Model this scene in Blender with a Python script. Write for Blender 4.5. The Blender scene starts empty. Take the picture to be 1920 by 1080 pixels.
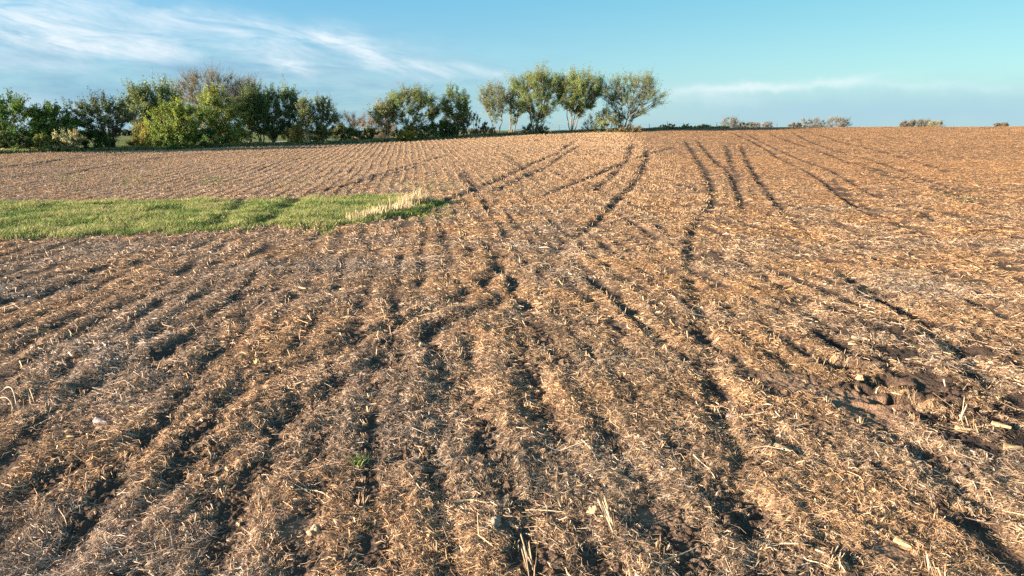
import bpy, math, random
import numpy as np
RNG = np.random.default_rng(7)
random.seed(7)
C = bpy.context.scene.collection
rad = math.radians

# ------------------------------------------------------------------ camera model
CAMZ = 4.0
FPX = 1280.0
TANP = 0.2375
PITCH = math.atan(TANP)
SP, CP = math.sin(PITCH), math.cos(PITCH)

def ray(px, py):
    a = (px - 960.0) / FPX
    b = (540.0 - py) / FPX
    return np.array([a, CP + b * SP, -SP + b * CP])

def px_az(px):
    return math.atan((px - 960.0) / (FPX * (CP + 0.23 * SP)))

# ------------------------------------------------------------------ noise
def _h(ix, iy, seed):
    n = (ix.astype(np.int64) * 374761393 + iy.astype(np.int64) * 668265263 + seed * 974634777) & 0xFFFFFFFF
    n = ((n ^ (n >> 13)) * 1274126177) & 0xFFFFFFFF
    n = n ^ (n >> 16)
    return n
GRA = np.linspace(0, 2 * np.pi, 256, endpoint=False)
GX, GY = np.cos(GRA).astype(np.float32), np.sin(GRA).astype(np.float32)

def pn(x, y, seed=0):
    x = np.asarray(x, dtype=np.float64); y = np.asarray(y, dtype=np.float64)
    fx = np.floor(x); fy = np.floor(y)
    dx = (x - fx).astype(np.float32); dy = (y - fy).astype(np.float32)
    ix = fx.astype(np.int64); iy = fy.astype(np.int64)
    u = dx * dx * dx * (dx * (dx * 6 - 15) + 10)
    v = dy * dy * dy * (dy * (dy * 6 - 15) + 10)
    def g(ax, ay, ox, oy):
        k = _h(ax, ay, seed) & 255
        return GX[k] * (dx - ox) + GY[k] * (dy - oy)
    a = g(ix, iy, 0, 0); b = g(ix + 1, iy, 1, 0)
    c = g(ix, iy + 1, 0, 1); d = g(ix + 1, iy + 1, 1, 1)
    return (a + (b - a) * u + ((c + (d - c) * u) - (a + (b - a) * u)) * v) * 1.5

def sstep(a, b, x):
    t = np.clip((x - a) / (b - a), 0, 1)
    return t * t * (3 - 2 * t)

# ------------------------------------------------------------------ large terrain shape
EDGE = [(-500, 296, 84), (0, 287.5, 97), (200, 283.5, 103), (400, 277.5, 110), (600, 271, 115), (765, 264.5, 118), (900, 255.5, 124),
        (1060, 249, 130), (1240, 243, 140), (1400, 239.5, 155), (1650, 238.3, 160), (1920, 237.6, 160), (2600, 237, 160)]
_az, _re, _he = [], [], []
for px, py, d in EDGE:
    dv = ray(px, py)
    _az.append(math.atan2(dv[0], dv[1])); _re.append(d)
    _he.append(CAMZ + dv[2] / math.hypot(dv[0], dv[1]) * d)
_ga = np.linspace(-1.2, 1.2, 481)
def _sm(v):
    g = np.interp(_ga, _az, v)
    k = np.hanning(15); k /= k.sum()
    return np.convolve(np.pad(g, 7, mode='edge'), k, mode='valid')
_gr, _gh = _sm(_re), _sm(_he)
def edge_r(a): return np.interp(a, _ga, _gr)
def edge_h(a): return np.interp(a, _ga, _gh)

def H_base(x, y):
    r = np.hypot(x, y); a = np.arctan2(x, y)
    re, he = edge_r(a), edge_h(a)
    # behind the camera the land flattens out
    he = he * sstep(2.6, 1.2, np.abs(a)) 
    t = np.clip((r - 14) / (re - 14), 0, 1)
    s = 0.45 * t + 0.55 * t * t
    h = he * np.where(t < 0.1, s * (t / 0.1) , s)
    right = sstep(-0.02, 0.16, a)
    mid = sstep(-0.27, -0.12, a)
    d = np.maximum(r - re - 1.0, 0)
    fall_left = 0.004 * d + 0.012 * np.maximum(r - 330, 0)
    fall_mid = 0.012 * d + 0.006 * np.maximum(r - 330, 0)
    fall_right = 0.02 * d
    f = fall_left * (1 - mid) + (fall_mid * (1 - right) + fall_right * right) * mid
    h = h - 30 * (1 - np.exp(-f / 30))
    h = h + 0.10 * pn(x / 17.0, y / 17.0, 3) * sstep(10, 40, r) + 0.05 * pn(x / 6.0, y / 6.0, 4) * sstep(5, 20, r)
    return h

_rr = np.exp(np.linspace(math.log(2.5), math.log(400), 5000))
def unproj(px, py):
    """ground point seen at a pixel of the photograph"""
    d = ray(px, py); L = math.hypot(d[0], d[1]); ux, uy, sl = d[0] / L, d[1] / L, d[2] / L
    z = CAMZ + sl * _rr
    hb = H_base(ux * _rr, uy * _rr)
    k = np.nonzero(z <= hb)[0]
    k = k[0] if len(k) else len(_rr) - 1
    if z[k] > hb[k]:
        k = int(edge_r(math.atan2(ux, uy)) > _rr.max()) or int(np.searchsorted(_rr, edge_r(math.atan2(ux, uy))))
    return np.array([ux * _rr[k], uy * _rr[k]])

def project(x, y, z):
    cf = y * CP - (z - CAMZ) * SP; cu = y * SP + (z - CAMZ) * CP
    return 960 + FPX * x / cf, 540 - FPX * cu / cf

# ------------------------------------------------------------------ wheel tracks, furrows (traced on the photo, laid on the land)
TR = [  # (depth, half width, lip, points)
 (.15, .22, .05, [(1285,262),(1300,285),(1322,318),(1335,350),(1336,385),(1314,415),(1300,436)]),
 (.18, .18, .05, [(1304,420),(1294,455),(1295,490),(1300,530),(1310,575),(1320,615),(1330,660)]),
 (.17, .17, .05, [(1322,625),(1328,660),(1342,720),(1360,780),(1382,860),(1405,940),(1440,1080)]),
 (.16, .20, .05, [(1308,262),(1340,300),(1368,325),(1385,360),(1395,390),(1402,420)]),
 (.19, .18, .05, [(1340,470),(1400,495),(1440,518),(1480,550),(1520,590),(1560,630),(1600,675)]),
 (.18, .20, .05, [(1600,730),(1660,790),(1720,850),(1790,920),(1860,990),(1930,1060)]),
 (.11, .22, .05, [(1362,272),(1370,300),(1378,325),(1388,350)]),
 (.17, .20, .05, [(1390,272),(1402,300),(1420,330),(1440,358),(1470,395),(1510,430),(1560,465)]),
 (.24, .26, .07, [(1560,500),(1620,535),(1680,570),(1740,610),(1800,660),(1870,730),(1925,800)]),
 (.27, .20, .06, [(1372,248),(1420,270),(1470,300),(1530,330),(1575,365),(1620,395),(1700,428),(1800,462),(1925,512)]),
 (.21, .20, .05, [(1400,250),(1480,290),(1560,320),(1640,365),(1740,405),(1870,450)]),
 (.19, .20, .05, [(1483,248),(1560,280),(1650,305),(1760,345),(1850,375)]),
 (.17, .20, .05, [(1510,246),(1600,272),(1700,298),(1800,330)]),
 (.12, .2, .04, [(1400,351),(1460,362),(1535,380)]),
 (.20, .20, .05, [(1750,535),(1800,555),(1850,580),(1930,610)]),
 (.12, .24, .05, [(1187,270),(1180,292),(1160,320),(1128,348),(1100,366)]),
 (.16, .22, .05, [(1213,275),(1213,300),(1200,330),(1180,355),(1150,385),(1120,418),(1093,437),(1060,455),(1042,480),(1035,510)]),
 (.09, .22, .04, [(1262,276),(1212,292),(1165,308),(1100,337)]),
 (.12, .24, .05, [(1080,263),(1047,287),(993,310),(957,328),(900,352),(850,372),(800,398),(740,420)]),
 (.09, .22, .04, [(1093,272),(1060,290),(1020,317),(960,345),(920,370)]),
 (.12, .24, .04, [(943,287),(963,303),(983,317),(1000,335)]),
 (.10, .24, .05, [(847,290),(780,308),(700,332),(627,353),(560,368)]),
 (.09, .24, .05, [(800,308),(740,325),(660,347),(600,357)]),
 (.19, .24, .05, [(867,320),(893,355),(912,380),(930,400)]),
 (.14, .18, .04, [(1027,317),(1070,335),(1127,357),(1193,387),(1260,410)]),
 (.15, .22, .05, [(935,465),(938,500),(905,535),(860,560),(800,590),(740,612),(660,645),(560,690),(450,735),(330,790),(220,845),(100,905),(-40,975)]),
 (.13, .22, .05, [(960,490),(975,530),(935,570),(870,600),(790,640),(720,680),(640,725),(540,780),(430,845),(320,915),(200,990),(80,1080)]),
 (.17, .30, .05, [(850,670),(855,720),(862,770),(868,830)]),
 (.07, .22, .03, [(970,590),(985,650),(1000,720),(1015,800),(1030,900)]),
 (.14, .18, .04, [(1100,515),(1160,560),(1200,600),(1250,660)]),
 (.07, .22, .03, [(1100,720),(1150,800),(1190,880),(1240,980)]),
 (.11, .28, .05, [(-60,600),(40,565),(130,535),(220,520)]),
 (.11, .28, .05, [(-60,690),(40,640),(140,600),(260,565)]),
 (.09, .26, .05, [(120,520),(230,500),(330,480)]),
 (.08, .24, .04, [(200,660),(330,615),(430,570),(520,540)]),
 (.08, .24, .04, [(0,790),(120,750),(240,700),(340,650)]),
 (.10, .25, .05, [(-60,318),(60,308),(150,296),(260,287)]),
 (.09, .25, .05, [(110,333),(200,313),(300,296),(400,287)]),
 (.09, .22, .04, [(1040,500),(1020,530),(1000,560),(960,600)]),
 (.10, .20, .04, [(1440,250),(1530,282),(1630,318),(1720,345)]),
 (.09, .20, .04, [(1640,360),(1740,392),(1850,420),(1930,438)]),
 (.09, .20, .04, [(1580,300),(1700,335),(1810,372),(1925,402)]),
 (.09, .20, .04, [(1225,335),(1290,350),(1350,372),(1420,392)]),
 (.10, .20, .04, [(1165,308),(1115,330),(1060,352),(1005,372)]),
 (.09, .20, .04, [(1140,390),(1180,410),(1215,440),(1235,470)]),
 (.20, .18, .05, [(1560,338),(1600,372),(1650,400),(1730,432),(1830,470),(1925,500)]),
 (.15, .38, .05, [(460,374),(440,395),(420,412),(400,430)]),
 (.15, .38, .05, [(565,370),(535,392),(505,412),(480,428)]),
]
def spline(P, step):
    P = np.array(P); out = []
    Q = np.vstack([2 * P[0] - P[1], P, 2 * P[-1] - P[-2]])
    for i in range(1, len(Q) - 2):
        p0, p1, p2, p3 = Q[i - 1], Q[i], Q[i + 1], Q[i + 2]
        n = max(1, int(np.linalg.norm(p2 - p1) / step))
        for t in np.arange(n) / n:
            out.append(0.5 * (2 * p1 + (p2 - p0) * t + (2 * p0 - 5 * p1 + 4 * p2 - p3) * t * t + (3 * p1 - p0 - 3 * p2 + p3) * t ** 3))
    out.append(P[-1])
    return np.array(out)
TRACKS = []
for dep, w, lip, pts in TR:
    W = np.array([unproj(*p) for p in pts])
    TRACKS.append((dep, w, lip, spline(W, .45 if np.hypot(*W[0]) < 30 or np.hypot(*W[-1]) < 30 else 1.0)))

def track_field(x, y, seg_w=1.0):
    """height change and 'bareness' from the tracks"""
    dz = np.zeros(x.shape, np.float32); bare = np.zeros(x.shape, np.float32)
    for k, (dep, w, lip, P) in enumerate(TRACKS):
        m = 4.2 * w
        sel = np.nonzero((x > P[:, 0].min() - m) & (x < P[:, 0].max() + m) & (y > P[:, 1].min() - m) & (y < P[:, 1].max() + m))[0]
        if not len(sel): continue
        xs, ys = x[sel], y[sel]
        kq = .8 * w * sstep(60, 20, np.hypot(xs, ys)); xs, ys = xs + kq * (pn(xs / .32, ys / .32, 70) + .5 * pn(xs / .13, ys / .13, 73)), ys + kq * pn(xs / .32, ys / .32, 74)
        best = np.full(len(sel), 9.0); tt = np.zeros(len(sel))
        for i in range(len(P) - 1):
            a, b = P[i], P[i + 1]
            lo, hi = np.minimum(a, b) - m, np.maximum(a, b) + m
            q = np.nonzero((xs > lo[0]) & (xs < hi[0]) & (ys > lo[1]) & (ys < hi[1]))[0]
            if not len(q): continue
            ab = b - a; L2 = ab @ ab + 1e-9
            t = np.clip(((xs[q] - a[0]) * ab[0] + (ys[q] - a[1]) * ab[1]) / L2, 0, 1)
            d = np.hypot(xs[q] - a[0] - t * ab[0], ys[q] - a[1] - t * ab[1])
            u = d < best[q]
            best[q[u]] = d[u]; tt[q[u]] = i + t[u]
        w = w * (1.12 + .42 * sstep(30, 60, np.hypot(xs, ys)))
        fl = max(1.0, .09 * len(P)); fade = sstep(-.3 * fl, fl, tt) * sstep(-.3 * fl, fl, len(P) - 1 - tt)
        br = 1.0 + 0.22 * pn(xs * 0.9, ys * 0.9, 40 + k)
        g = np.exp(-(best / w) ** 2 * 1.1)
        l = np.exp(-((best - 1.75 * w) / (0.6 * w)) ** 2)
        nearf = 0.31 + 0.12 * sstep(14, 40, np.hypot(xs, ys))
        dz[sel] += (nearf * fade * br * (-dep * g + lip * l)).astype(np.float32)
        bare[sel] = np.maximum(bare[sel], fade * np.exp(-(best / (w * 1.1)) ** 2))
    return dz, bare

# grass strip outline
GP_FAR = [(-900, 388), (-300, 384), (0, 381), (200, 380), (480, 377), (600, 372), (700, 369), (760, 371), (826, 380)]
GP_NEAR = [(830, 384), (805, 395), (740, 408), (690, 419), (560, 427), (420, 434), (200, 441), (60, 447), (0, 449), (-300, 458), (-900, 475)]
GPOLY = np.array([unproj(*p) for p in GP_FAR + GP_NEAR])
def poly_sd(x, y, P):
    """signed distance, negative inside"""
    d = np.full(x.shape, 1e9); ins = np.zeros(x.shape, bool)
    n = len(P)
    for i in range(n):
        a, b = P[i], P[(i + 1) % n]
        ab = b - a
        t = np.clip(((x - a[0]) * ab[0] + (y - a[1]) * ab[1]) / (ab @ ab), 0, 1)
        d = np.minimum(d, np.hypot(x - a[0] - t * ab[0], y - a[1] - t * ab[1]))
        c = ((a[1] > y) != (b[1] > y))
        with np.errstate(divide='ignore', invalid='ignore'):
            ins ^= c & (x < (b[0] - a[0]) * (y - a[1]) / (b[1] - a[1] + 1e-12) + a[0])
    return np.where(ins, -d, d)
def grass_mask(x, y):
    m = np.zeros(x.shape)
    s = np.nonzero((np.abs(y - 33) < 25) & (x < 8) & (x > -90))[0]
    sd = poly_sd(x[s], y[s], GPOLY) + 0.6 * pn(x[s] * 1.1, y[s] * 1.1, 77) + 0.7 * pn(x[s] * .35, y[s] * .35, 78)
    m[s] = sstep(0.6, -0.5, sd)
    return m

ROWA = math.atan((765 - 960) / 1312.0)
RC, RS = math.cos(ROWA), math.sin(ROWA)
ROWW = 0.76
def row_uv(x, y):
    u = x * RC - y * RS          # across the rows
    v = x * RS + y * RC          # along the rows
    u = u + 0.35 * pn(v / 22.0, u / 30.0, 21) + 0.06 * pn(v / 3.0, u / 2.0, 22)
    return u, v

# the little washed-out hollow in the near right
HOLES = [((1580, 686), .42, .22, .20), ((1665, 720), .30, .18, .15), ((1700, 752), .45, .15, .20)]
HOLES = [(unproj(*p), rx, ry, dp) for p, rx, ry, dp in HOLES]
SOILBANK = [(unproj(1490, 715), .55), (unproj(1640, 770), .6), (unproj(1720, 712), .45), (unproj(1580, 745), .5), (unproj(565, 990), .26), (unproj(925, 985), .24), (unproj(1230, 962), .26), (unproj(1660, 1035), .22), (unproj(590, 1010), .15)]
DARKPATCH = [(unproj(1690, 640), 2.2), (unproj(1800, 720), 2.0), (unproj(1640, 580), 1.8), (unproj(1860,800),1.2)]  # patches of darker ground on the right

def field_fade(x, y):
    r = np.hypot(x, y); a = np.arctan2(x, y)
    re = edge_r(a) + 0.8 * pn(a * 60, a * 7, 9)
    open_right = sstep(0.30, 0.36, a)
    return np.maximum(sstep(0.6, -0.6, r - re), open_right * sstep(300, 280, r)) * sstep(2.9, 2.2, np.abs(a))

def ground(x, y, cell):
    """height and surface attributes; features smaller than the mesh cell fade out"""
    r = np.hypot(x, y); a = np.arctan2(x, y)
    h = H_base(x, y)
    f = field_fade(x, y)
    g = grass_mask(x, y)
    u, v = row_uv(x, y)
    def lod(s): return sstep(0.55, 0.22, cell / s)
    near = f * (1 - g)
    right = sstep(1.0, 9.0, x - 0.12 * y)            # the worked-over right side has fainter rows
    ramp = (0.75 + 0.9 * pn(u / 2.3, v / 9.0, 31)) * (1 - 0.7 * right)
    rows = 0.011 * (1 + 1.6 * sstep(30, 70, r)) * ramp * np.cos(2 * np.pi * u / ROWW) * sstep(.55, .22, cell * .42 / ROWW)
    wide = 0.017 * pn(u / 0.40 + .25 * pn(x / .35, y / .35, 29), v / 3.6, 30) * lod(.6) * (1 - .45 * right) + 0.018 * pn(u / 1.3, v / 3.2, 32) * lod(1.6) + 0.028 * pn(x / 3.1, y / 3.1, 33) * lod(3)
    n1 = pn(u / 0.46, v / 0.85, 34); n2 = pn(x / 0.24, y / 0.24, 35); n3 = pn(x / 0.115, y / 0.115, 36); n4 = pn(x / 0.055, y / 0.055, 37)
    amp = 0.85 + 0.5 * pn(x / 2.2, y / 2.2, 38) + 0.15 * right
    soil = np.zeros_like(h)
    for c, rr in SOILBANK:
        soil = np.maximum(soil, sstep(1.1, 0.6, np.hypot(x - c[0], y - c[1]) / rr + 0.4 * n1))
    amp = amp * (1 - .6 * soil)
    clod = amp * (0.026 * n1 * lod(.5) + 0.042 * (np.abs(n2) * 1.4 - 0.3) * lod(.24) + 0.036 * (np.abs(n3) * 1.5 - .3) * lod(.12) + 0.020 * n4 * lod(.055))
    # worked soil on the right: short chevrons of scratches
    scr = 0.028 * right * np.sin((x * .5 - y) * 2 * np.pi / 0.9 + 3 * pn(x / 1.6, y / 1.6, 39)) * pn(x / 1.9, y / 1.9, 41) * lod(.9)
    tz, tb = track_field(x, y)
    h = h + near * (rows + wide + clod + scr) + f * tz
    h = h + g * (0.08 + 0.08 * pn(x / 1.5, y / 1.5, 44) * lod(1.5))
    verge = (1 - f)
    h = h + verge * lod(2.0) * (0.10 * pn(x / 2.0, y / 2.0, 45) + 0.08) * (r < 400)
    hole = np.zeros_like(h)
    for (c, rx, ry, dp) in HOLES:
        q = np.hypot((x - c[0]) / rx, (y - c[1]) / ry) + 0.35 * n2
        k = sstep(1.15, 0.75, q)
        hole = np.maximum(hole, k)
        h = h - dp * k * lod(.3) + 0.06 * np.exp(-((q - 1.45) / .3) ** 2) * lod(.3)
    dark_soil_shade = np.zeros_like(h)
    for c, rr in DARKPATCH:
        dark_soil_shade = np.maximum(dark_soil_shade, sstep(1.1, 0.4, np.hypot(x - c[0], y - c[1]) / rr + 0.7 * pn(x / .9, y / .9, 47)))
    cov = 0.62 + 0.40 * pn(x / 0.55, y / 0.55, 50) + 0.25 * pn(u / 0.9, v / 3.0, 51) + 0.16 * np.cos(2 * np.pi * u / ROWW) * (1 - .6 * right) + .40 * pn(u / 0.40, v / 3.6, 30)
    cov = cov - .03 + 0.35 * (n1) + .38 * n3 * lod(.12) + .22 * n2 * lod(.24) - (0.10 + .30 * sstep(16, 40, r)) * tb - 0.8 * soil - 0.20 * dark_soil_shade  # straw is thinned in the tracks too, so they read as shaded
    cov = np.where(lod(.76) < .5, np.maximum(cov, .45 - .5 * tb), cov)
    cov = np.clip(cov, 0.03, 1) * near * (1 - hole)
    return h, cov, 1 - near, np.clip(dark_soil_shade * (.70 + .3 * n2) + (.22 + .10 * sstep(16, 45, r)) * tb * near, 0, 1), g, soil  # dark ground patches, plus shade painted in along the wheel tracks

# ------------------------------------------------------------------ polar ground mesh
ang = np.concatenate([np.arange(-math.pi, -0.90, 0.06), np.arange(-0.90, -0.66, 0.012), np.arange(-0.66, 0.66, 0.00135), np.arange(0.66, 0.90, 0.012), np.arange(0.90, math.pi, 0.06)])
ang = ang[ang < math.pi - 0.03]
rs = list(np.arange(0.25, 3.9, 0.09)); r = 3.9
while r < 5000:
    rs.append(r)
    dr = 0.6 * r * r / (4 * 683.0)
    if r < 175: dr = min(max(dr, 0.012), 0.36)
    else: dr = max(0.36, (r - 172) * 0.09)
    r += dr
rs = np.array(rs)
NR, NA = len(rs), len(ang)
print('grid', NR, NA)
dA = np.gradient(ang); dR = np.gradient(rs)
RR, AA = np.meshgrid(rs, ang, indexing='ij')
GXX, GYY = RR * np.sin(AA), RR * np.cos(AA)
CELL = np.maximum(np.minimum(dR[:, None], 9), RR * dA[None, :]).ravel()
CELL = np.maximum(CELL, 0.6 * dR.repeat(NA))
gh, gcov, gver, gdark_shade, ggrass, gsoil = ground(GXX.ravel(), GYY.ravel(), CELL)
HG = gh.reshape(NR, NA); COVG = gcov.reshape(NR, NA)
fr_i = np.arange(NR); fa_i = np.arange(NA)
def look(G, x, y):
    r = np.hypot(x, y); a = np.arctan2(x, y)
    fi = np.clip(np.interp(r, rs, fr_i), 0, NR - 1.001); fj = np.clip(np.interp(a, ang, fa_i), 0, NA - 1.001)
    i = fi.astype(int); j = fj.astype(int); p = fi - i; q = fj - j
    return (G[i, j] * (1 - p) + G[i + 1, j] * p) * (1 - q) + (G[i, j + 1] * (1 - p) + G[i + 1, j + 1] * p) * q
def HZ(x, y): return look(HG, np.asarray(x, float), np.asarray(y, float))
def hz(x, y): return float(HZ(np.array([x]), np.array([y]))[0])

# ------------------------------------------------------------------ mesh helpers
def mk(name, verts, faces, mats, parent=None, tint=None, attrs=None, smooth=False):
    """faces: an (M,3|4) array or a list of such arrays"""
    if not isinstance(faces, list): faces = [faces]
    faces = [np.asarray(f, dtype=np.int32) for f in faces if len(f)]
    me = bpy.data.meshes.new(name)
    verts = np.asarray(verts, dtype=np.float32)
    me.vertices.add(len(verts)); me.vertices.foreach_set('co', verts.ravel())
    li = np.concatenate([f.ravel() for f in faces])
    cnt = np.concatenate([np.full(len(f), f.shape[1], np.int32) for f in faces])
    me.loops.add(len(li)); me.loops.foreach_set('vertex_index', li)
    me.polygons.add(len(cnt))
    st = np.concatenate([[0], np.cumsum(cnt)[:-1]]).astype(np.int32)
    me.polygons.foreach_set('loop_start', st)
    if smooth: me.polygons.foreach_set('use_smooth', np.ones(len(cnt), bool))
    me.update(calc_edges=True)
    if tint is not None:
        ca = me.attributes.new('tint', 'FLOAT_COLOR', 'POINT')
        t = np.ones((len(verts), 4), np.float32); t[:, :3] = tint
        ca.data.foreach_set('color', t.ravel())
    for k, v in (attrs or {}).items():
        at = me.attributes.new(k, 'FLOAT', 'POINT'); at.data.foreach_set('value', np.asarray(v, np.float32))
    for m in (mats if isinstance(mats, list) else [mats]): me.materials.append(m)
    ob = bpy.data.objects.new(name, me); C.objects.link(ob)
    if parent is not None: ob.parent = parent
    return ob
def tag(o, label=None, cat=None, group=None, kind=None):
    if label: o['label'] = label
    if cat: o['category'] = cat
    if group: o['group'] = group
    if kind: o['kind'] = kind
    return o
def empty(name, loc, label, cat, group=None, rz=0):
    o = bpy.data.objects.new(name, None); o.empty_display_size = .3; C.objects.link(o)
    o.location = loc; o.rotation_euler = (0, 0, rz)
    return tag(o, label, cat, group)

# ------------------------------------------------------------------ materials
class NT:
    def __init__(s, nt): s.nt = nt
    def n(s, t, **k):
        o = s.nt.nodes.new(t)
        for a, b in k.items(): setattr(o, a, b)
        return o
    def l(s, a, b): s.nt.links.new(a, b)
    def val(s, sock, v):
        if isinstance(v, bpy.types.NodeSocket): s.l(v, sock)
        else: sock.default_value = v
    def m(s, op, a, b=None, c=None, clamp=False):
        o = s.n('ShaderNodeMath', operation=op, use_clamp=clamp)
        s.val(o.inputs[0], a)
        if b is not None: s.val(o.inputs[1], b)
        if c is not None: s.val(o.inputs[2], c)
        return o.outputs[0]
    def mix(s, f, a, b, bt='MIX'):
        o = s.n('ShaderNodeMix', data_type='RGBA', blend_type=bt)
        s.val(o.inputs[0], f)
        s.val(o.inputs[6], a if isinstance(a, bpy.types.NodeSocket) else (*a, 1)); s.val(o.inputs[7], b if isinstance(b, bpy.types.NodeSocket) else (*b, 1))
        return o.outputs[2]
    def noise(s, vec, scale, detail=3, rough=.55, dist=0.0):
        o = s.n('ShaderNodeTexNoise'); s.l(vec, o.inputs['Vector'])
        o.inputs['Scale'].default_value = scale; o.inputs['Detail'].default_value = detail
        o.inputs['Roughness'].default_value = rough; o.inputs['Distortion'].default_value = dist
        return o.outputs['Fac']
    def ramp(s, f, a, b):
        o = s.n('ShaderNodeMapRange', interpolation_type='SMOOTHSTEP'); s.l(f, o.inputs[0])
        o.inputs[1].default_value = a; o.inputs[2].default_value = b
        return o.outputs[0]
def mat(name):
    m = bpy.data.materials.new(name); m.use_nodes = True
    t = NT(m.node_tree); b = m.node_tree.nodes['Principled BSDF']
    return m, t, b

def tint_mat(name, rough=.7, spec=.25, transl=0.0, noise_amt=.25, noise_scale=8.0):
    m, t, b = mat(name)
    a = t.n('ShaderNodeAttribute', attribute_name='tint')
    tc = t.n('ShaderNodeTexCoord')
    nz = t.noise(tc.outputs['Object'], noise_scale, 3)
    k = t.m('MULTIPLY_ADD', nz, 2 * noise_amt, 1 - noise_amt)
    v = t.n('ShaderNodeVectorMath', operation='SCALE'); t.l(a.outputs['Color'], v.inputs[0]); t.l(k, v.inputs['Scale'])
    t.l(v.outputs[0], b.inputs['Base Color'])
    b.inputs['Roughness'].default_value = rough; b.inputs['Specular IOR Level'].default_value = spec
    if transl:
        tr = t.n('ShaderNodeBsdfTranslucent'); t.l(v.outputs[0], tr.inputs['Color'])
        mx = t.n('ShaderNodeMixShader'); mx.inputs[0].default_value = transl
        t.l(b.outputs[0], mx.inputs[1]); t.l(tr.outputs[0], mx.inputs[2])
        t.l(mx.outputs[0], m.node_tree.nodes['Material Output'].inputs['Surface'])
    return m
M_straw = tint_mat('straw', .65, .3, .12, .2, 20)
M_grass = tint_mat('grass_blades', .6, .25, .35, .2, 2)
M_leaf = tint_mat('leaves', .6, .25, .30, .15, 1.5)
M_bark = tint_mat('bark', .85, .15, 0, .35, 3)
M_soil = tint_mat('clod_soil', .95, .1, 0, .35, 14)
M_post = tint_mat('weathered_wood', .85, .15, 0, .3, 6)

def soil_mat():
    m, t, b = mat('field_soil')
    tc = t.n('ShaderNodeTexCoord'); P = tc.outputs['Object']
    at = lambda n: t.n('ShaderNodeAttribute', attribute_name=n).outputs['Fac']
    cov, ver, dark_shade, soil = at('cov'), at('verge'), at('dark_soil_shade'), at('bare_soil')
    nf = t.noise(P, 26, 4, .65)          # crumbs
    nm = t.noise(P, 3.2, 4, .6)
    mp = t.n('ShaderNodeMapping'); t.l(P, mp.inputs[0]); mp.inputs['Scale'].default_value = (14, 34, 20); mp.inputs['Rotation'].default_value = (0, 0, .35)
    ns = t.noise(mp.outputs[0], 1.0, 3, .7, .6)     # matted residue
    ns2 = t.noise(P, 9, 5, .7, .8)
    big = t.noise(P, 0.09, 3, .5)
    dirt = t.mix(nf, (.046, .032, .025), (.135, .092, .064))
    dirt = t.mix(t.ramp(nm, .35, .7), dirt, t.mix(nf, (.10, .072, .052), (.20, .145, .105)))
    dirt = t.mix(soil, dirt, t.mix(nf, (.19, .125, .082), (.33, .22, .145)))
    dirt = t.mix(dark_shade, dirt, (.030, .025, .024))  # darkens the ground patches; along the tracks this is painted shade
    res = t.mix(ns2, (.15, .092, .058), (.48, .34, .225))
    res = t.mix(t.ramp(nm, .45, .75), res, (.40, .30, .20))
    s = t.m('ADD', t.m('MULTIPLY', ns, .6), t.m('MULTIPLY', ns2, .4))
    edge = t.m('SUBTRACT', 1.0, cov)
    lo = t.m('ADD', t.m('MULTIPLY', edge, .36), .26)
    f = t.m('MULTIPLY', t.m('SUBTRACT', s, lo), 6.0, clamp=True)
    f = t.m('MULTIPLY', f, t.ramp(cov, .02, .2))
    col = t.mix(f, dirt, res)
    tone = t.mix(t.ramp(big, .35, .65), (.92, .90, .90), (1.05, 1.03, 1.0))
    col = t.mix(1.0, col, tone, 'MULTIPLY')
    sxp = t.n('ShaderNodeSeparateXYZ'); t.l(P, sxp.inputs[0])
    rgt = t.ramp(t.m('SUBTRACT', sxp.outputs[0], t.m('MULTIPLY', sxp.outputs[1], .1)), -4, 35)
    col = t.mix(1.0, col, t.mix(rgt, (1, 1, 1), (.95, .84, .72)), 'MULTIPLY')     # browner soil on the right-hand slope
    gr = t.mix(t.noise(P, 1.3, 4, .65), (.045, .070, .018), (.14, .155, .050))
    gr = t.mix(t.ramp(t.noise(P, .05, 2), .5, .62), gr, (.21, .23, .085))
    col = t.mix(ver, col, gr)
    t.l(col, b.inputs['Base Color'])
    b.inputs['Roughness'].default_value = .95; b.inputs['Specular IOR Level'].default_value = .1
    bp = t.n('ShaderNodeBump'); bp.inputs['Strength'].default_value = 1.0; bp.inputs['Distance'].default_value = .045
    crumb = t.n('ShaderNodeTexVoronoi'); t.l(P, crumb.inputs['Vector']); crumb.inputs['Scale'].default_value = 34
    t.l(t.m('ADD', t.m('ADD', t.m('MULTIPLY', ns2, .5), t.m('MULTIPLY', nf, .7)), t.m('MULTIPLY', crumb.outputs['Distance'], -.35)), bp.inputs['Height'])
    t.l(bp.outputs[0], b.inputs['Normal'])
    return m
ii, jj = np.meshgrid(np.arange(NR - 1), np.arange(NA), indexing='ij')
j2 = (jj + 1) % NA
F = np.stack([ii * NA + jj, ii * NA + j2, (ii + 1) * NA + j2, (ii + 1) * NA + jj], -1).reshape(-1, 4)
F = F[:, ::-1]
# closing disc in the middle
cen = np.array([[0, 0, hz(0, .3)]])
V = np.concatenate([np.stack([GXX.ravel(), GYY.ravel(), gh], 1), cen])
k = np.arange(NA); Ft = np.stack([np.full(NA, NR * NA), (k + 1) % NA, k], 1)
gver2 = np.maximum(gver, ggrass)
o = mk('ground', V, [F, Ft], soil_mat(), attrs={'cov': np.append(gcov, .5), 'verge': np.append(gver2, 0), 'dark_soil_shade': np.append(gdark_shade, 0), 'bare_soil': np.append(gsoil, 0)}, smooth=True)
tag(o, 'harvested field of brown soil and straw rising to the tree line', 'field', kind='structure')

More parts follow.
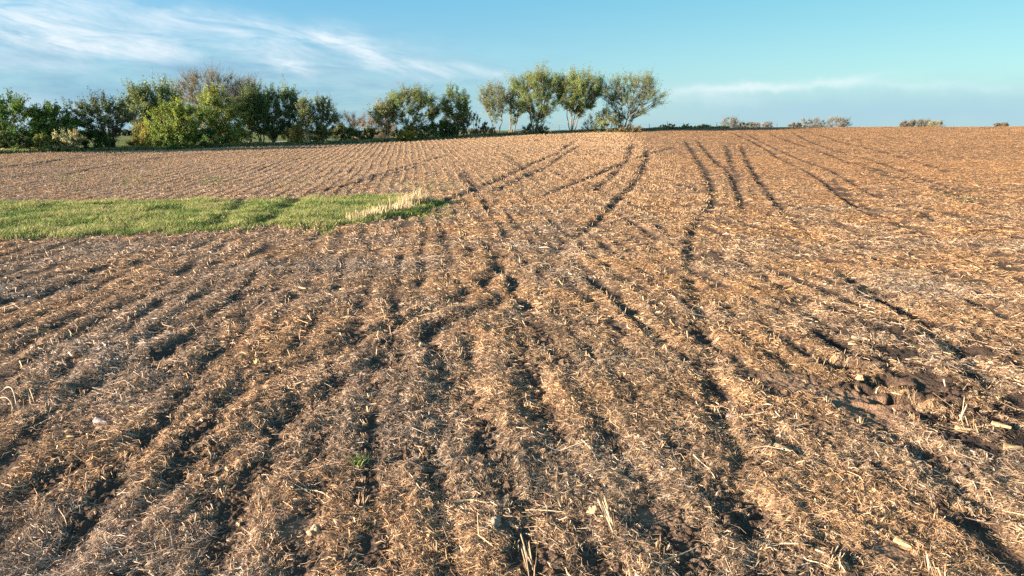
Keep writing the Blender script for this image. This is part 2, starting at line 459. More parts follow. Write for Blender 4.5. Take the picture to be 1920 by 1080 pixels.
# ------------------------------------------------------------------ straw litter (nobody could count it)
PAL = np.array([(.49, .335, .195), (.62, .465, .31), (.33, .20, .11), (.16, .098, .056), (.43, .345, .255), (.56, .36, .18), (.39, .245, .135)])
PALP = np.array([.20, .13, .19, .26, .09, .06, .07])
def scatter(r0, r1, dens, amax=.80):
    n = int(dens * amax * (r1 * r1 - r0 * r0))
    r = np.sqrt(RNG.uniform(r0 * r0, r1 * r1, n)); a = RNG.uniform(-amax, amax, n)
    return r * np.sin(a), r * np.cos(a)
def straw_band(r0, r1, dens, L0, L1, W0, W1, lift, thr):
    x, y = scatter(r0, r1, dens)
    c = look(COVG, x, y)
    keep = RNG.random(len(x)) < sstep(thr, thr + .75, c) * 1.05
    x, y = x[keep], y[keep]; n = len(x)
    L = RNG.uniform(L0, L1, n) * np.exp(RNG.normal(0, .35, n)); W = RNG.uniform(W0, W1, n) * np.exp(RNG.normal(0, .3, n))
    lg = RNG.random(n) < .03; L = np.where(lg, L * 2.4, L)
    leafy = (RNG.random(n) < .22) & ~lg
    W = np.where(leafy, W * 1.9, W); L = np.where(leafy, L * .7, L)
    # residue is dragged about in swirls, never quite at random
    th = 2.4 * pn(x / 1.3, y / 1.3, 60) + RNG.normal(0, .9, n) + .9
    dx, dy = np.cos(th), np.sin(th)
    bend = RNG.normal(0, .22, n)
    px, py = -dy, dx
    roll = RNG.uniform(-1.0, 1.0, n) * (1 - .15 * sstep(25, 70, np.hypot(x, y)))
    V = np.zeros((n, 6, 3), np.float32)
    cx = np.stack([x - dx * L / 2, x + px * bend * L, x + dx * L / 2], 1); cy = np.stack([y - dy * L / 2, y + py * bend * L, y + dy * L / 2], 1)
    z = HZ(cx.ravel(), cy.ravel()).reshape(n, 3)
    l0 = RNG.random(n) ** 2 * lift
    zz = np.maximum(z[:, 0], 0) * 0
    tiltz = RNG.normal(0, .14, n) * L * (1 - .55 * sstep(30, 80, np.hypot(x, y)))
    zc = np.stack([z[:, 0] + l0 + np.maximum(-tiltz, 0) + .004, np.maximum(z[:, 1], (z[:, 0] + z[:, 2]) / 2 - .02) + l0 + .008 + np.abs(bend) * L * .4, z[:, 2] + l0 + np.maximum(tiltz, 0) + .004], 1)
    for q, wq in enumerate((.8, 1.0, .55)):
        ox, oy, oz = px * W * wq * .5 * np.cos(roll), py * W * wq * .5 * np.cos(roll), W * wq * .5 * np.sin(roll)
        V[:, 2 * q, 0] = cx[:, q] - ox; V[:, 2 * q, 1] = cy[:, q] - oy; V[:, 2 * q, 2] = zc[:, q] - oz
        V[:, 2 * q + 1, 0] = cx[:, q] + ox; V[:, 2 * q + 1, 1] = cy[:, q] + oy; V[:, 2 * q + 1, 2] = zc[:, q] + oz
    b = (np.arange(n) * 6)[:, None]
    Fq = np.concatenate([b + np.array([0, 2, 3, 1]), b + np.array([2, 4, 5, 3])])
    t = PAL[RNG.choice(len(PAL), n, p=PALP)] * np.exp(RNG.normal(0, .18, n))[:, None]
    t = t * (1 + .30 * pn(x / 1.4, y / 1.4, 61) + .18 * pn(x / .35, y / .35, 62))[:, None]
    t = t * (1 + .14 * pn(x / 3.0, y / 3.0, 63)[:, None] * np.array([1.0, 0, -1.6]))
    fk = sstep(30, 70, np.hypot(x, y))[:, None] * .82; t = t * (1 - fk) + t.mean(0) * 1.05 * fk
    # straw tinted greyer towards the left, browner over the worked right side
    rt = sstep(-.25, .35, np.arctan2(x, y))[:, None] * sstep(12, 60, np.hypot(x, y))[:, None]; lf = sstep(.05, -.4, np.arctan2(x, y))[:, None] * sstep(25, 70, np.hypot(x, y))[:, None]
    lq = sstep(.15, -.45, np.arctan2(x, y))[:, None]; t = t * (1 + lq * (np.array([.99, 1.03, 1.16]) - 1))
    t = t * (1 + rt * (np.array([.92, .80, .67]) - 1)) * (1 + lf * (np.array([1.12, 1.14, 1.26]) - 1))
    return V.reshape(-1, 3), Fq, np.repeat(t, 6, 0)
def join(parts):
    v, f, t, o = [], [], [], 0
    for V_, F_, T_ in parts:
        v.append(V_); f.append(F_ + o); t.append(T_); o += len(V_)
    return np.concatenate(v), np.concatenate(f), np.concatenate(t)
B = [straw_band(3.6, 8, 4600, .025, .12, .002, .0058, .035, .08), straw_band(8, 13, 2900, .03, .13, .003, .0075, .035, .08),
     straw_band(13, 22, 1150, .05, .16, .0045, .0105, .035, .08), straw_band(22, 40, 400, .07, .20, .007, .016, .03, .10),
     straw_band(40, 75, 135, .09, .22, .009, .021, .025, .10), straw_band(75, 165, 32, .12, .28, .013, .028, .03, .10)]
v, f, t = join(B); print('straw', len(v) // 6)
tag(mk('straw_litter', v, f, M_straw, tint=t), 'tan chopped straw and dry leaves strewn over the field', 'straw', kind='stuff')

# ------------------------------------------------------------------ stubble rows
def stubs(x, y, z, h, lx, ly, w, tnt, three):
    n = len(x)
    if three:
        a = RNG.uniform(0, 6.28, n); V = np.zeros((n, 7, 3), np.float32)
        for q in range(3):
            ca, sa = np.cos(a + q * 2.094) * w, np.sin(a + q * 2.094) * w
            V[:, q] = np.stack([x + ca, y + sa, z - .02], 1)
            V[:, 3 + q] = np.stack([x + lx + ca * .8, y + ly + sa * .8, z + h * (1 + .08 * math.cos(q * 2))], 1)
        V[:, 6] = np.stack([x + lx, y + ly, z + h * .96], 1)
        b = (np.arange(n) * 7)[:, None]
        Fq = np.concatenate([b + np.array([q, (q + 1) % 3, 3 + (q + 1) % 3, 3 + q]) for q in range(3)])
        Ft = np.concatenate([b + np.array([3 + q, 3 + (q + 1) % 3, 6, 6]) for q in range(3)])[:, :3]
        return V.reshape(-1, 3), Fq, Ft, np.repeat(tnt, 7, 0)
    V = np.zeros((n, 8, 3), np.float32); a = RNG.uniform(0, 3.14, n)
    for q in range(2):
        ca, sa = np.cos(a + q * 1.57) * w, np.sin(a + q * 1.57) * w
        V[:, 4 * q] = np.stack([x - ca, y - sa, z - .02], 1); V[:, 4 * q + 1] = np.stack([x + ca, y + sa, z - .02], 1)
        V[:, 4 * q + 2] = np.stack([x + lx + ca * .8, y + ly + sa * .8, z + h], 1); V[:, 4 * q + 3] = np.stack([x + lx - ca * .8, y + ly - sa * .8, z + h * .93], 1)
    b = (np.arange(n) * 8)[:, None]
    Fq = np.concatenate([b + np.array([0, 1, 2, 3]), b + np.array([4, 5, 6, 7])])
    return V.reshape(-1, 3), Fq, np.zeros((0, 3), int), np.repeat(tnt, 8, 0)
# points along the rows
uu = np.arange(-110, 130, ROWW); vv = np.arange(2, 165, .11)
U, Vv = np.meshgrid(uu, vv); U = U.ravel() + RNG.normal(0, .045, U.size); Vv = Vv.ravel() + RNG.uniform(-.085, .085, Vv.size)
# undo the row warp approximately
wx, wy = U * RC + Vv * RS, -U * RS + Vv * RC
u1, _ = row_uv(wx, wy); U2 = U - (u1 - U); wx, wy = U2 * RC + Vv * RS, -U2 * RS + Vv * RC
rr_, aa_ = np.hypot(wx, wy), np.arctan2(wx, wy)
s = (rr_ > 3.8) & (rr_ < 165) & (np.abs(aa_) < .80) & (rr_ < edge_r(aa_) - 1)
wx, wy, rr_, aa_ = wx[s], wy[s], rr_[s], aa_[s]
gm = grass_mask(wx, wy); _, tb = track_field(wx, wy)
rightness = sstep(1.0, 9.0, wx - 0.12 * wy)
pr = sstep(-.15, .45, pn(wx / 1.1, wy / 1.1, 71) + .25 * pn(wx / 6, wy / 6, 72) + .30) * (1 - np.where(rr_ > 25, 1.0, .93) * rightness) * (1 - .8 * tb) * (gm < .3)
pr *= np.where(rr_ > 28, .9, .5)
s = RNG.random(len(wx)) < pr
wx, wy, rr_ = wx[s], wy[s], rr_[s]
TUFT_R = 11.5
parts3, parts2 = [], []
n = len(wx); z = HZ(wx, wy); h = RNG.uniform(.05, .15, n); lean = RNG.normal(0, .06, (n, 2)); tn = PAL[RNG.choice([0, 1, 1, 4, 5], n)] * np.exp(RNG.normal(0, .15, n))[:, None]
nr = (rr_ > TUFT_R) & (rr_ < 30); fr = rr_ >= 30
V1, Q1, T1, C1 = stubs(wx[nr], wy[nr], z[nr], h[nr], lean[nr, 0], lean[nr, 1], .009, tn[nr], True)
wf = np.clip(.008 + rr_[fr] * .00031, .012, .045)
V2, Q2, T2, C2 = stubs(wx[fr], wy[fr], z[fr], h[fr] * 1.2, lean[fr, 0], lean[fr, 1], wf, (tn[fr] * .35 + tn.mean(0) * .6), False)
mo = mk('stubble', np.concatenate([V1, V2]), [np.concatenate([Q1, Q2 + len(V1)]), T1], M_straw, tint=np.concatenate([C1, C2]))
tag(mo, 'rows of short pale cut stalks standing across the field', 'stubble', kind='stuff')
# the nearest tufts, each on its own
def tuft_mesh(seed, nst, hmax, spread, along):
    g = np.random.default_rng(seed)
    t_ = g.uniform(-along, along, nst)
    x = t_ * RS + g.normal(0, spread, nst); y = t_ * RC + g.normal(0, spread, nst)
    tnt = PAL[g.choice([0, 1, 2, 4, 6], nst)] * .9 * np.exp(g.normal(0, .15, nst))[:, None]
    hh = g.uniform(.35, 1, nst) * hmax
    bx, by = g.normal(0, .25, 2)
    return stubs(x, y, np.full(nst, -.015), hh, hh * bx + g.normal(0, .022, nst), hh * by + g.normal(0, .022, nst), g.uniform(.0045, .008, nst), tnt, True)
protos = []
for q in range(8):
    V_, Q_, T_, C_ = tuft_mesh(100 + q, 9 + q % 5, .095 + .010 * (q % 4), .022, .055)
    protos.append((V_, Q_, T_, C_))
first = {}
cand = np.nonzero((rr_ > 4.6) & (rr_ <= TUFT_R))[0]
cand = cand[np.argsort(RNG.random(len(cand)))]
chosen = []
for i in cand:
    if len(chosen) >= 130: break
    if abs(math.atan2(wx[i], wy[i])) > .68: continue
    pxx, pyy = project(wx[i], wy[i], hz(wx[i], wy[i]))
    if not (10 < pxx < 1910 and pyy < 1065): continue
    if all((wx[i] - wx[j]) ** 2 + (wy[i] - wy[j]) ** 2 > .32 ** 2 for j in chosen): chosen.append(i)
for c_, i in enumerate(chosen):
    k = c_ % 8
    if k not in first:
        ob = mk('stubble_tuft', *[protos[k][0], [protos[k][1], protos[k][2]]], M_straw, tint=protos[k][3]); first[k] = ob
    else:
        ob = first[k].copy(); C.objects.link(ob)
    ob.location = (wx[i], wy[i], hz(wx[i], wy[i])); sc = random.uniform(.75, 1.25); ob.scale = (sc, sc, sc * random.uniform(.8, 1.3))
    ob.rotation_euler = (0, 0, random.uniform(-.25, .25) + (math.pi if random.random() < .5 else 0))
    tag(ob, 'small tuft of cut pale stalks standing in the near field', 'stubble tuft', 'cut stubble tufts in the near field')

# ------------------------------------------------------------------ grass
def blades(x, y, z, h, w, lean, tnt, jit=.3):
    n = len(x); a = RNG.uniform(0, math.pi, n); ca, sa = np.cos(a) * w / 2, np.sin(a) * w / 2
    la = RNG.uniform(0, 6.28, n); lx = np.cos(la) * lean * h + .12 * h; ly = np.sin(la) * lean * h
    V = np.zeros((n, 5, 3), np.float32)
    V[:, 0] = np.stack([x - ca, y - sa, z - .03], 1); V[:, 1] = np.stack([x + ca, y + sa, z - .03], 1)
    V[:, 2] = np.stack([x + ca * .8 + lx * .4, y + sa * .8 + ly * .4, z + h * .6], 1); V[:, 3] = np.stack([x - ca * .8 + lx * .4, y - sa * .8 + ly * .4, z + h * .6], 1)
    V[:, 4] = np.stack([x + lx, y + ly, z + h], 1)
    b = (np.arange(n) * 5)[:, None]
    return V.reshape(-1, 3), b + np.array([0, 1, 2, 3]), b + np.array([3, 2, 4]), np.repeat(tnt * np.exp(RNG.normal(0, jit, n))[:, None], 5, 0)
GREENS = np.array([(.070, .140, .034), (.135, .205, .050), (.25, .285, .085), (.36, .35, .15), (.44, .36, .20)])
lo, hi = GPOLY.min(0), GPOLY.max(0); lo[0] = max(lo[0], -48)
n = int(420 * (hi[0] - lo[0]) * (hi[1] - lo[1]))
x = RNG.uniform(lo[0], hi[0] + .6, n); y = RNG.uniform(lo[1] - .6, hi[1] + .6, n)
s = (np.arctan2(x, y) > -.78) & (grass_mask(x, y) > np.where(RNG.random(n) < .3, RNG.uniform(.02, .3, n), RNG.uniform(.25, .8, n))); x, y = x[s], y[s]; n = len(x)
_, tb = track_field(x, y)
pa = pn(x / 1.7, y / .9, 81) + .5 * pn(x / .5, y / .5, 82); tall = 1 + .45 * pn(x / 1.1, y / 1.1, 83)
pa = pa + .8 * pn(x / 4.0, y / 1.8, 84)
ci = np.clip((1.75 + 1.7 * pa + RNG.normal(0, .8, n) - .5 * tb).round().astype(int), 0, 3)
ci = np.where(RNG.random(n) < .05 + .10 * (pa > .45), 4, ci)
h = RNG.uniform(.05, .17, n) * tall * (1 - .6 * tb) * (.8 + .5 * sstep(-.3, .4, pa))
Vg, Qg, Tg, Cg = blades(x, y, HZ(x, y), h, RNG.uniform(.012, .026, n), .8, GREENS[ci], .25)
print('grass', n)
tag(mk('grass', Vg, [Qg, Tg], M_grass, tint=Cg), 'strip of fresh green grass running into the brown field', 'grass', kind='stuff')
# green volunteers thinly on the far slope, seen as faint green smudges
gx, gy = [], []
for px, py, sx, sy, cnt in [(400, 338, 22, 5, 260), (245, 340, 18, 5, 200), (560, 341, 30, 4, 120), (130, 333, 14, 4, 140), (760, 345, 40, 8, 160), (822, 350, 30, 10, 140), (800, 396, 30, 10, 420), (600, 432, 18, 5, 160), (1360, 365, 20, 4, 40), (1795, 372, 30, 4, 60), (300, 326, 40, 6, 150)]:
    for _ in range(cnt):
        p = unproj(px + random.gauss(0, sx), py + random.gauss(0, sy)); gx.append(p[0]); gy.append(p[1])
gx, gy = np.array(gx), np.array(gy); n = len(gx)
Vg, Qg, Tg, Cg = blades(gx, gy, HZ(gx, gy), RNG.uniform(.06, .16, n), RNG.uniform(.02, .04, n), .8, GREENS[RNG.choice([0, 1, 2], n)], .25)
tag(mk('young_weeds', Vg, [Qg, Tg], M_grass, tint=Cg), 'thin scattered green seedlings sprouting through the straw', 'weeds', kind='stuff')

# verge between field and trees
n = 60000
a = RNG.uniform(-.70, .30, n); off = RNG.gamma(1.6, 2.2, n) - .4; r = edge_r(a) + off
x, y = r * np.sin(a), r * np.cos(a)
lv = sstep(-.40, -.16, a)
dryp = .30 + .45 * sstep(.15, .5, pn(x / 3.5, y / 3.5, 91)) * lv
ci = np.where(RNG.random(n) < dryp, 4, RNG.choice([0, 0, 1, 2], n))
s = (off < 9) & (pn(x / 2.0, y / 2.0, 92) > -.38)
x, y, ci = x[s], y[s], ci[s]; n = len(x)
Vg, Qg, Tg, Cg = blades(x, y, HZ(x, y), RNG.uniform(.15, .5, n) * (1 + .6 * pn(x / 4, y / 4, 93)), RNG.uniform(.05, .11, n), .5, GREENS[ci], .25)
tag(mk('verge_grass', Vg, [Qg, Tg], M_grass, tint=Cg), 'rough green and dry grass along the foot of the tree line', 'grass', kind='stuff')

# tall dry reed grass at the end of the green strip, three clumps
def reed(label, pts, n, h0, h1, wid):
    P = np.array([unproj(*p) for p in pts]); c = P.mean(0)
    e = empty('dry_grass_clump', (c[0], c[1], hz(*c)), label, 'dry grass')
    t_ = RNG.uniform(0, len(P) - 1.001, n); i = t_.astype(int); f_ = (t_ - i)[:, None]
    q = P[i] * (1 - f_) + P[i + 1] * f_ + RNG.normal(0, wid, (n, 2))
    h = RNG.uniform(h0, h1, n)
    V_, Q_, T_, C_ = blades(q[:, 0] - c[0], q[:, 1] - c[1], HZ(q[:, 0], q[:, 1]) - hz(*c), h, RNG.uniform(.012, .026, n), .28, np.array([(.50, .40, .24), (.42, .33, .19), (.55, .46, .31)])[RNG.integers(0, 3, n)], .15)
    mk('stalks', V_, [Q_, T_], M_straw, e, tint=C_)
reed('tallest upright clump of pale dry grass at the tip of the green strip', [(752, 391), (772, 386), (790, 381)], 380, .35, .80, .20)
reed('leaning fringe of pale dry grass along the near edge of the green strip', [(665, 414), (700, 408), (735, 400), (765, 394)], 560, .2, .5, .24)
reed('sparse low tuft of dry stems just beyond the tallest dry clump', [(795, 386), (798, 385)], 160, .25, .5, .10)

# ------------------------------------------------------------------ things lying on the field
from mathutils import Vector, Matrix, noise as mnoise
def frame_loft(path, radii, k, flat=1.0, cap=True):
    """tube through path, k sides"""
    P = np.asarray(path, float); n = len(P); V = []; F4 = []; F3 = []
    T = np.gradient(P, axis=0); T /= np.linalg.norm(T, axis=1)[:, None] + 1e-9
    ref = np.array([.31, .83, .12]) if abs(T[:, 2]).mean() > .6 else np.array([0, 0, 1.0])
    for i in range(n):
        a = np.cross(T[i], ref); a /= np.linalg.norm(a) + 1e-9; b = np.cross(a, T[i])
        for q in range(k):
            th = 2 * math.pi * q / k
            V.append(P[i] + radii[i] * (math.cos(th) * a + flat * math.sin(th) * b))
    for i in range(n - 1):
        for q in range(k):
            F4.append((i * k + q, i * k + (q + 1) % k, (i + 1) * k + (q + 1) % k, (i + 1) * k + q))
    if cap:
        V.append(P[-1]); 
        for q in range(k): F3.append(((n - 1) * k + q, (n - 1) * k + (q + 1) % k, len(V) - 1))
    return np.array(V), np.array(F4).reshape(-1, 4), np.array(F3).reshape(-1, 3)

def husk(px, py, L, ang_deg, label, col=(.66, .50, .25)):
    L *= .75; col = (col[0] * .68, col[1] * .64, col[2] * .80)
    p = unproj(px, py); z = hz(*p)
    e = empty('corn_husk', (p[0], p[1], z + .004), label, 'corn husk', 'pale corn husks lying on the straw', rz=rad(ang_deg))
    for li in range(3):
        V, Fq = [], []; W = L * (.17 - .03 * li); nL, nW = 10, 5
        for i in range(nL):
            t_ = i / (nL - 1); w = W * (math.sin(math.pi * (t_ * .97 + .015)) ** .8) * (1.15 - .5 * t_)
            for j in range(nW):
                s_ = j / (nW - 1) * 2 - 1
                V.append(((t_ - .5) * L * (1 - .08 * li), s_ * w + (li - 1) * .35 * W + .15 * L * (li - 1) * t_ * t_, .035 * L / .25 * (1 - s_ * s_) * (1.2 - li * .25) + .05 * L * math.sin(t_ * 3 + li) + .012 * li + .006 * math.sin(j * 3 + li)))
        for i in range(nL - 1):
            for j in range(nW - 1): Fq.append((i * nW + j, i * nW + j + 1, (i + 1) * nW + j + 1, (i + 1) * nW + j))
        V = np.array(V); tt = np.tile(np.array(col), (len(V), 1)) * (1 - .12 * li) * (1 + .28 * np.sin(np.arange(len(V)) % nW * 2.5 + li) + .2 * np.sin(np.arange(len(V)) // nW * 1.9 + px))[:, None]
        mk('leaf', V, np.array(Fq), M_straw, e, tint=tt, smooth=True)
husk(1467, 843, .30, -35, 'pale yellow corn husk in the lower right, alone between two furrows')
husk(1692, 1023, .22, -40, 'short yellow corn husk beside a leaning stub row at the bottom right', (.70, .52, .22))
husk(1893, 845, .34, 12, 'broad golden corn husk at the right margin, below two slimmer husks', (.72, .53, .22))
husk(1803, 808, .26, -10, 'slim golden husk just right of the upright dry weed stem', (.68, .50, .22))
husk(1874, 805, .30, -22, 'slim golden husk nearest the dark furrow at the right margin', (.68, .50, .22))
husk(1513, 598, .26, -8, 'small bright husk higher up the field, left of the dark soil')
husk(1609, 636, .38, -5, 'long pale husk on the border of the dark soil, above the hollow', (.70, .56, .30))
husk(1598, 647, .20, -15, 'short pale husk tucked under the long husk above the hollow', (.66, .54, .30))
husk(190, 792, .30, -4, 'grey weathered husk lying in the furrow on the left', (.46, .42, .36))
husk(1374, 778, .26, -8, 'greyish flat husk beside the dark straight furrow right of centre', (.46, .38, .28))

def clod(px, py, s, label, col, name='clod', cat='soil clod', flat=.75, grp='loose clods and stones on the field'):
    s *= .72
    p = unproj(px, py); z = hz(*p); V, Fq = [], []
    nu, nv = 26, 17; sd = random.random() * 50
    for i in range(nv + 1):
        ph = math.pi * i / nv
        for j in range(nu):
            th = 2 * math.pi * j / nu
            d = Vector((math.sin(ph) * math.cos(th), math.sin(ph) * math.sin(th), math.cos(ph)))
            k = 1 + .55 * mnoise.noise(d * 1.3 + Vector((sd, 0, 0))) + .35 * mnoise.noise(d * 3.0 + Vector((0, sd, 0))) + .20 * mnoise.noise(d * 7 + Vector((0, 0, sd)))
            V.append((d.x * s * k, d.y * s * k * .85, d.z * s * k * flat))
    for i in range(nv):
        for j in range(nu): Fq.append((i * nu + j, i * nu + (j + 1) % nu, (i + 1) * nu + (j + 1) % nu, (i + 1) * nu + j))
    V = np.array(V); ob = mk(name, V, np.array(Fq)[:, ::-1], M_soil, tint=np.tile(col, (len(V), 1)), smooth=True)
    ob.location = (p[0], p[1], z + s * flat * .3); ob.rotation_euler = (0, 0, random.uniform(0, 6)); tag(ob, label, cat, grp)
clod(1612, 714, .095, 'rounded tan clod on the lip of the washed-out hollow', (.42, .27, .16))
clod(1624, 722, .05, 'small pale clod beside the rounded tan clod at the hollow', (.36, .26, .17))
clod(226, 887, .07, 'pale rounded stone in the lower left straw', (.52, .42, .28), 'stone', 'stone')
clod(851, 950, .055, 'brown ball-shaped clod at the end of a lying stalk, bottom centre', (.36, .24, .14))
clod(877, 938, .03, 'small yellowish stone behind the brown ball-shaped clod', (.50, .38, .20), 'stone', 'stone')
clod(1113, 962, .09, 'tan clod at the foot of the tall leaning stub tuft', (.44, .30, .18))
clod(1166, 953, .06, 'smaller clod casting a dark shadow right of the tall stub tuft', (.42, .29, .18))
clod(1583, 932, .035, 'tiny yellow stone in the straw at lower right', (.56, .43, .22), 'stone', 'stone')
clod(485, 682, .11, 'matted clump of earth and straw on the left middle ground', (.40, .27, .15))
clod(590, 1003, .10, 'ridged lump of earth at the bottom, left of centre', (.40, .28, .18))
clod(925, 985, .12, 'large crusted block of grey earth at the bottom centre', (.36, .27, .20), flat=.5)

def stalk(pts, w, label, lift=.03, arch=0.0, col=(.64, .51, .34)):
    W = [unproj(*p) for p in pts]; P = spline(np.array(W), .06); c = P.mean(0); z0 = hz(*c)
    zz = HZ(P[:, 0], P[:, 1]); k = np.ones(5) / 5; zz = np.convolve(np.pad(zz, 2, mode='edge'), k, mode='valid')
    t_ = np.linspace(0, 1, len(P))
    Q = np.stack([P[:, 0] - c[0], P[:, 1] - c[1], zz - z0 + lift + arch * 4 * t_ * (1 - t_)], 1)
    rd = w * (1 - .45 * t_); rd[::4] *= 1.25
    V, F4, F3 = frame_loft(Q, rd, 6)
    ob = mk('dry_stalk', V, [F4, F3], M_straw, tint=np.tile(col, (len(V), 1)), smooth=True); ob.location = (c[0], c[1], z0)
    tag(ob, label, 'dry stalk', 'long dry stalks lying on the field')
stalk([(765, 888), (780, 912), (796, 934), (802, 958), (811, 980)], .008, 'long kinked pale stalk pointing down the field at the bottom centre')
stalk([(853, 948), (885, 945), (905, 950), (940, 950)], .008, 'pale stalk lying crosswise behind the brown ball-shaped clod')
stalk([(1237, 1060), (1275, 1045), (1318, 1025)], .008, 'straight grey-white stalk slanting across a dark furrow at the bottom')
stalk([(985, 958), (1030, 962), (1068, 964)], .007, 'straight pale stalk left of the tall leaning stub tuft')
stalk([(1461, 1023), (1490, 1026), (1522, 1032)], .009, 'thick pale stalk lying crosswise at the lower right')
stalk([(1528, 1038), (1552, 1048), (1570, 1062), (1584, 1080)], .008, 'white curved stalk running off the bottom edge at the right')
stalk([(1503, 1045), (1512, 1056), (1540, 1064), (1566, 1076)], .007, 'thin curved stalk beside the white one at the bottom edge')
stalk([(-8, 748), (10, 741), (26, 750), (33, 768)], .009, 'bleached stalk arching over the ground at the left edge', .02, .14, (.44, .38, .31))
stalk([(-6, 752), (8, 755), (20, 762), (26, 772)], .008, 'lower bleached stalk under the arching one at the left edge', .02, .07, (.40, .35, .28))
stalk([(1300, 858), (1325, 880), (1340, 900)], .008, 'pale stalk lying in the straw beside the dark straight furrow')
stalk([(1090, 830), (1110, 850), (1122, 872)], .007, 'slanting stalk in the straw above the tall leaning stub tuft')
stalk([(570, 920), (600, 926), (625, 945)], .007, 'curved pale stalk lying below the green weed')

def big_tuft(px, py, nst, hmax, leanx, label, along=.12, seed=1):
    g = np.random.default_rng(seed); p = unproj(px, py)
    t_ = g.uniform(-along, along, nst); x = t_ * RS + g.normal(0, .025, nst); y = t_ * RC + g.normal(0, .02, nst)
    tn = PAL[g.choice([0, 1, 4, 6], nst)] * .85 * np.exp(g.normal(0, .15, nst))[:, None]; hh = g.uniform(.5, 1, nst) * hmax
    V_, Q_, T_, C_ = stubs(x, y, np.full(nst, -.02), hh, hh * leanx + g.normal(0, .03, nst), g.normal(0, .03, nst), g.uniform(.0045, .0075, nst), tn, True)
    ob = mk('stubble_tuft', V_, [Q_, T_], M_straw, tint=C_); ob.location = (p[0], p[1], hz(*p)); tag(ob, label, 'stubble tuft')
big_tuft(1146, 985, 15, .34, -.35, 'tallest leaning tuft of cut stalks, beside tan clods at the bottom centre', .16, 3)
big_tuft(1000, 1075, 13, .36, -.12, 'tall ragged stub tuft touching the bottom edge near the centre', .18, 4)
big_tuft(1206, 1075, 7, .20, .25, 'stub tuft with a thick pale leaf at the bottom edge, beside the slanting stalk', .08, 5)
big_tuft(1752, 1078, 14, .24, -.35, 'dense slanting row of stubs at the bottom edge on the right', .22, 6)
big_tuft(1820, 805, 10, .26, -.5, 'splayed broken stubs beside the golden husks at the right', .18, 7)
big_tuft(488, 950, 9, .20, .05, 'upright stub row on the left of the bottom centre, by a lit ridge', .2, 8)
big_tuft(1798, 790, 3, .42, .02, 'single upright dry weed stem standing right of the hollow', .02, 9)
big_tuft(45, 770, 6, .30, .02, 'upright thin stubs beside the arching bleached stalk at the left edge', .3, 10)

# the one green weed in the near straw
p = unproj(674, 872); z0 = hz(*p); e = empty('weed', (p[0], p[1], z0), 'only green weed rosette in the near straw', 'weed')
n = 90; q = RNG.normal(0, .05, (n, 2))
V_, Q_, T_, C_ = blades(q[:, 0], q[:, 1], np.full(n, .01), RNG.uniform(.04, .14, n), RNG.uniform(.008, .016, n), .9, np.array([(.15, .21, .06), (.20, .25, .09)])[RNG.integers(0, 2, n)], .2)
mk('leaf', V_, [Q_, T_], M_grass, e, tint=C_)

# ------------------------------------------------------------------ trees and bushes
STY = dict(
 willow=dict(prof=[(.0, .0), (.15, .22), (.32, .62), (.6, 1.0), (.82, .92), (.94, .6), (1, .35)], tb=.27, ns=8, ncl=110, cr=.080, nl=62394, ls=.095, tint=(.085, .122, .040), twig=7, sr=.016, fan=1.15),
 dense=dict(prof=[(.0, .6), (.15, .95), (.4, 1.0), (.7, .9), (.9, .6), (1, .25)], tb=.04, ns=3, ncl=105, cr=.105, nl=34437, ls=.16, tint=(.070, .105, .026), twig=4, sr=.020, fan=1.2),
 open=dict(prof=[(.0, .1), (.25, .4), (.45, .95), (.65, 1.0), (.85, .8), (1, .35)], tb=.22, ns=3, ncl=80, cr=.088, nl=17218, ls=.14, tint=(.075, .098, .042), twig=6, sr=.024, fan=1.0),
 column=dict(prof=[(.0, .3), (.2, .75), (.45, 1.0), (.75, .95), (.92, .65), (1, .25)], tb=.14, ns=3, ncl=62, cr=.085, nl=15406, ls=.13, tint=(.085, .115, .040), twig=5, sr=.016, fan=1.3),
 bare=dict(prof=[(.0, .1), (.3, .55), (.55, .95), (.75, 1.0), (.9, .85), (1, .45)], tb=.25, ns=7, ncl=110, cr=.070, nl=13750, ls=.085, tint=(.15, .145, .085), twig=18, sr=.017, fan=1.1, bark=(.19, .165, .13)),
 scrub=dict(prof=[(.0, .9), (.3, 1.0), (.6, .95), (.85, .75), (1, .35)], tb=.02, ns=9, ncl=50, cr=.11, nl=13750, ls=.085, tint=(.22, .155, .095), twig=16, sr=.012, fan=1.0),
 bush=dict(prof=[(.0, .9), (.3, 1.0), (.6, .95), (.85, .7), (1, .3)], tb=.02, ns=5, ncl=36, cr=.14, nl=10875, ls=.13, tint=(.060, .085, .026), twig=3, sr=.012, fan=1.0),
 sapling=dict(prof=[(.0, .2), (.4, .9), (.7, 1.0), (1, .3)], tb=.15, ns=2, ncl=16, cr=.09, nl=1268, ls=.12, tint=(.10, .11, .06), twig=6, sr=.018, fan=1.1),
)
LEAFK = 1.75
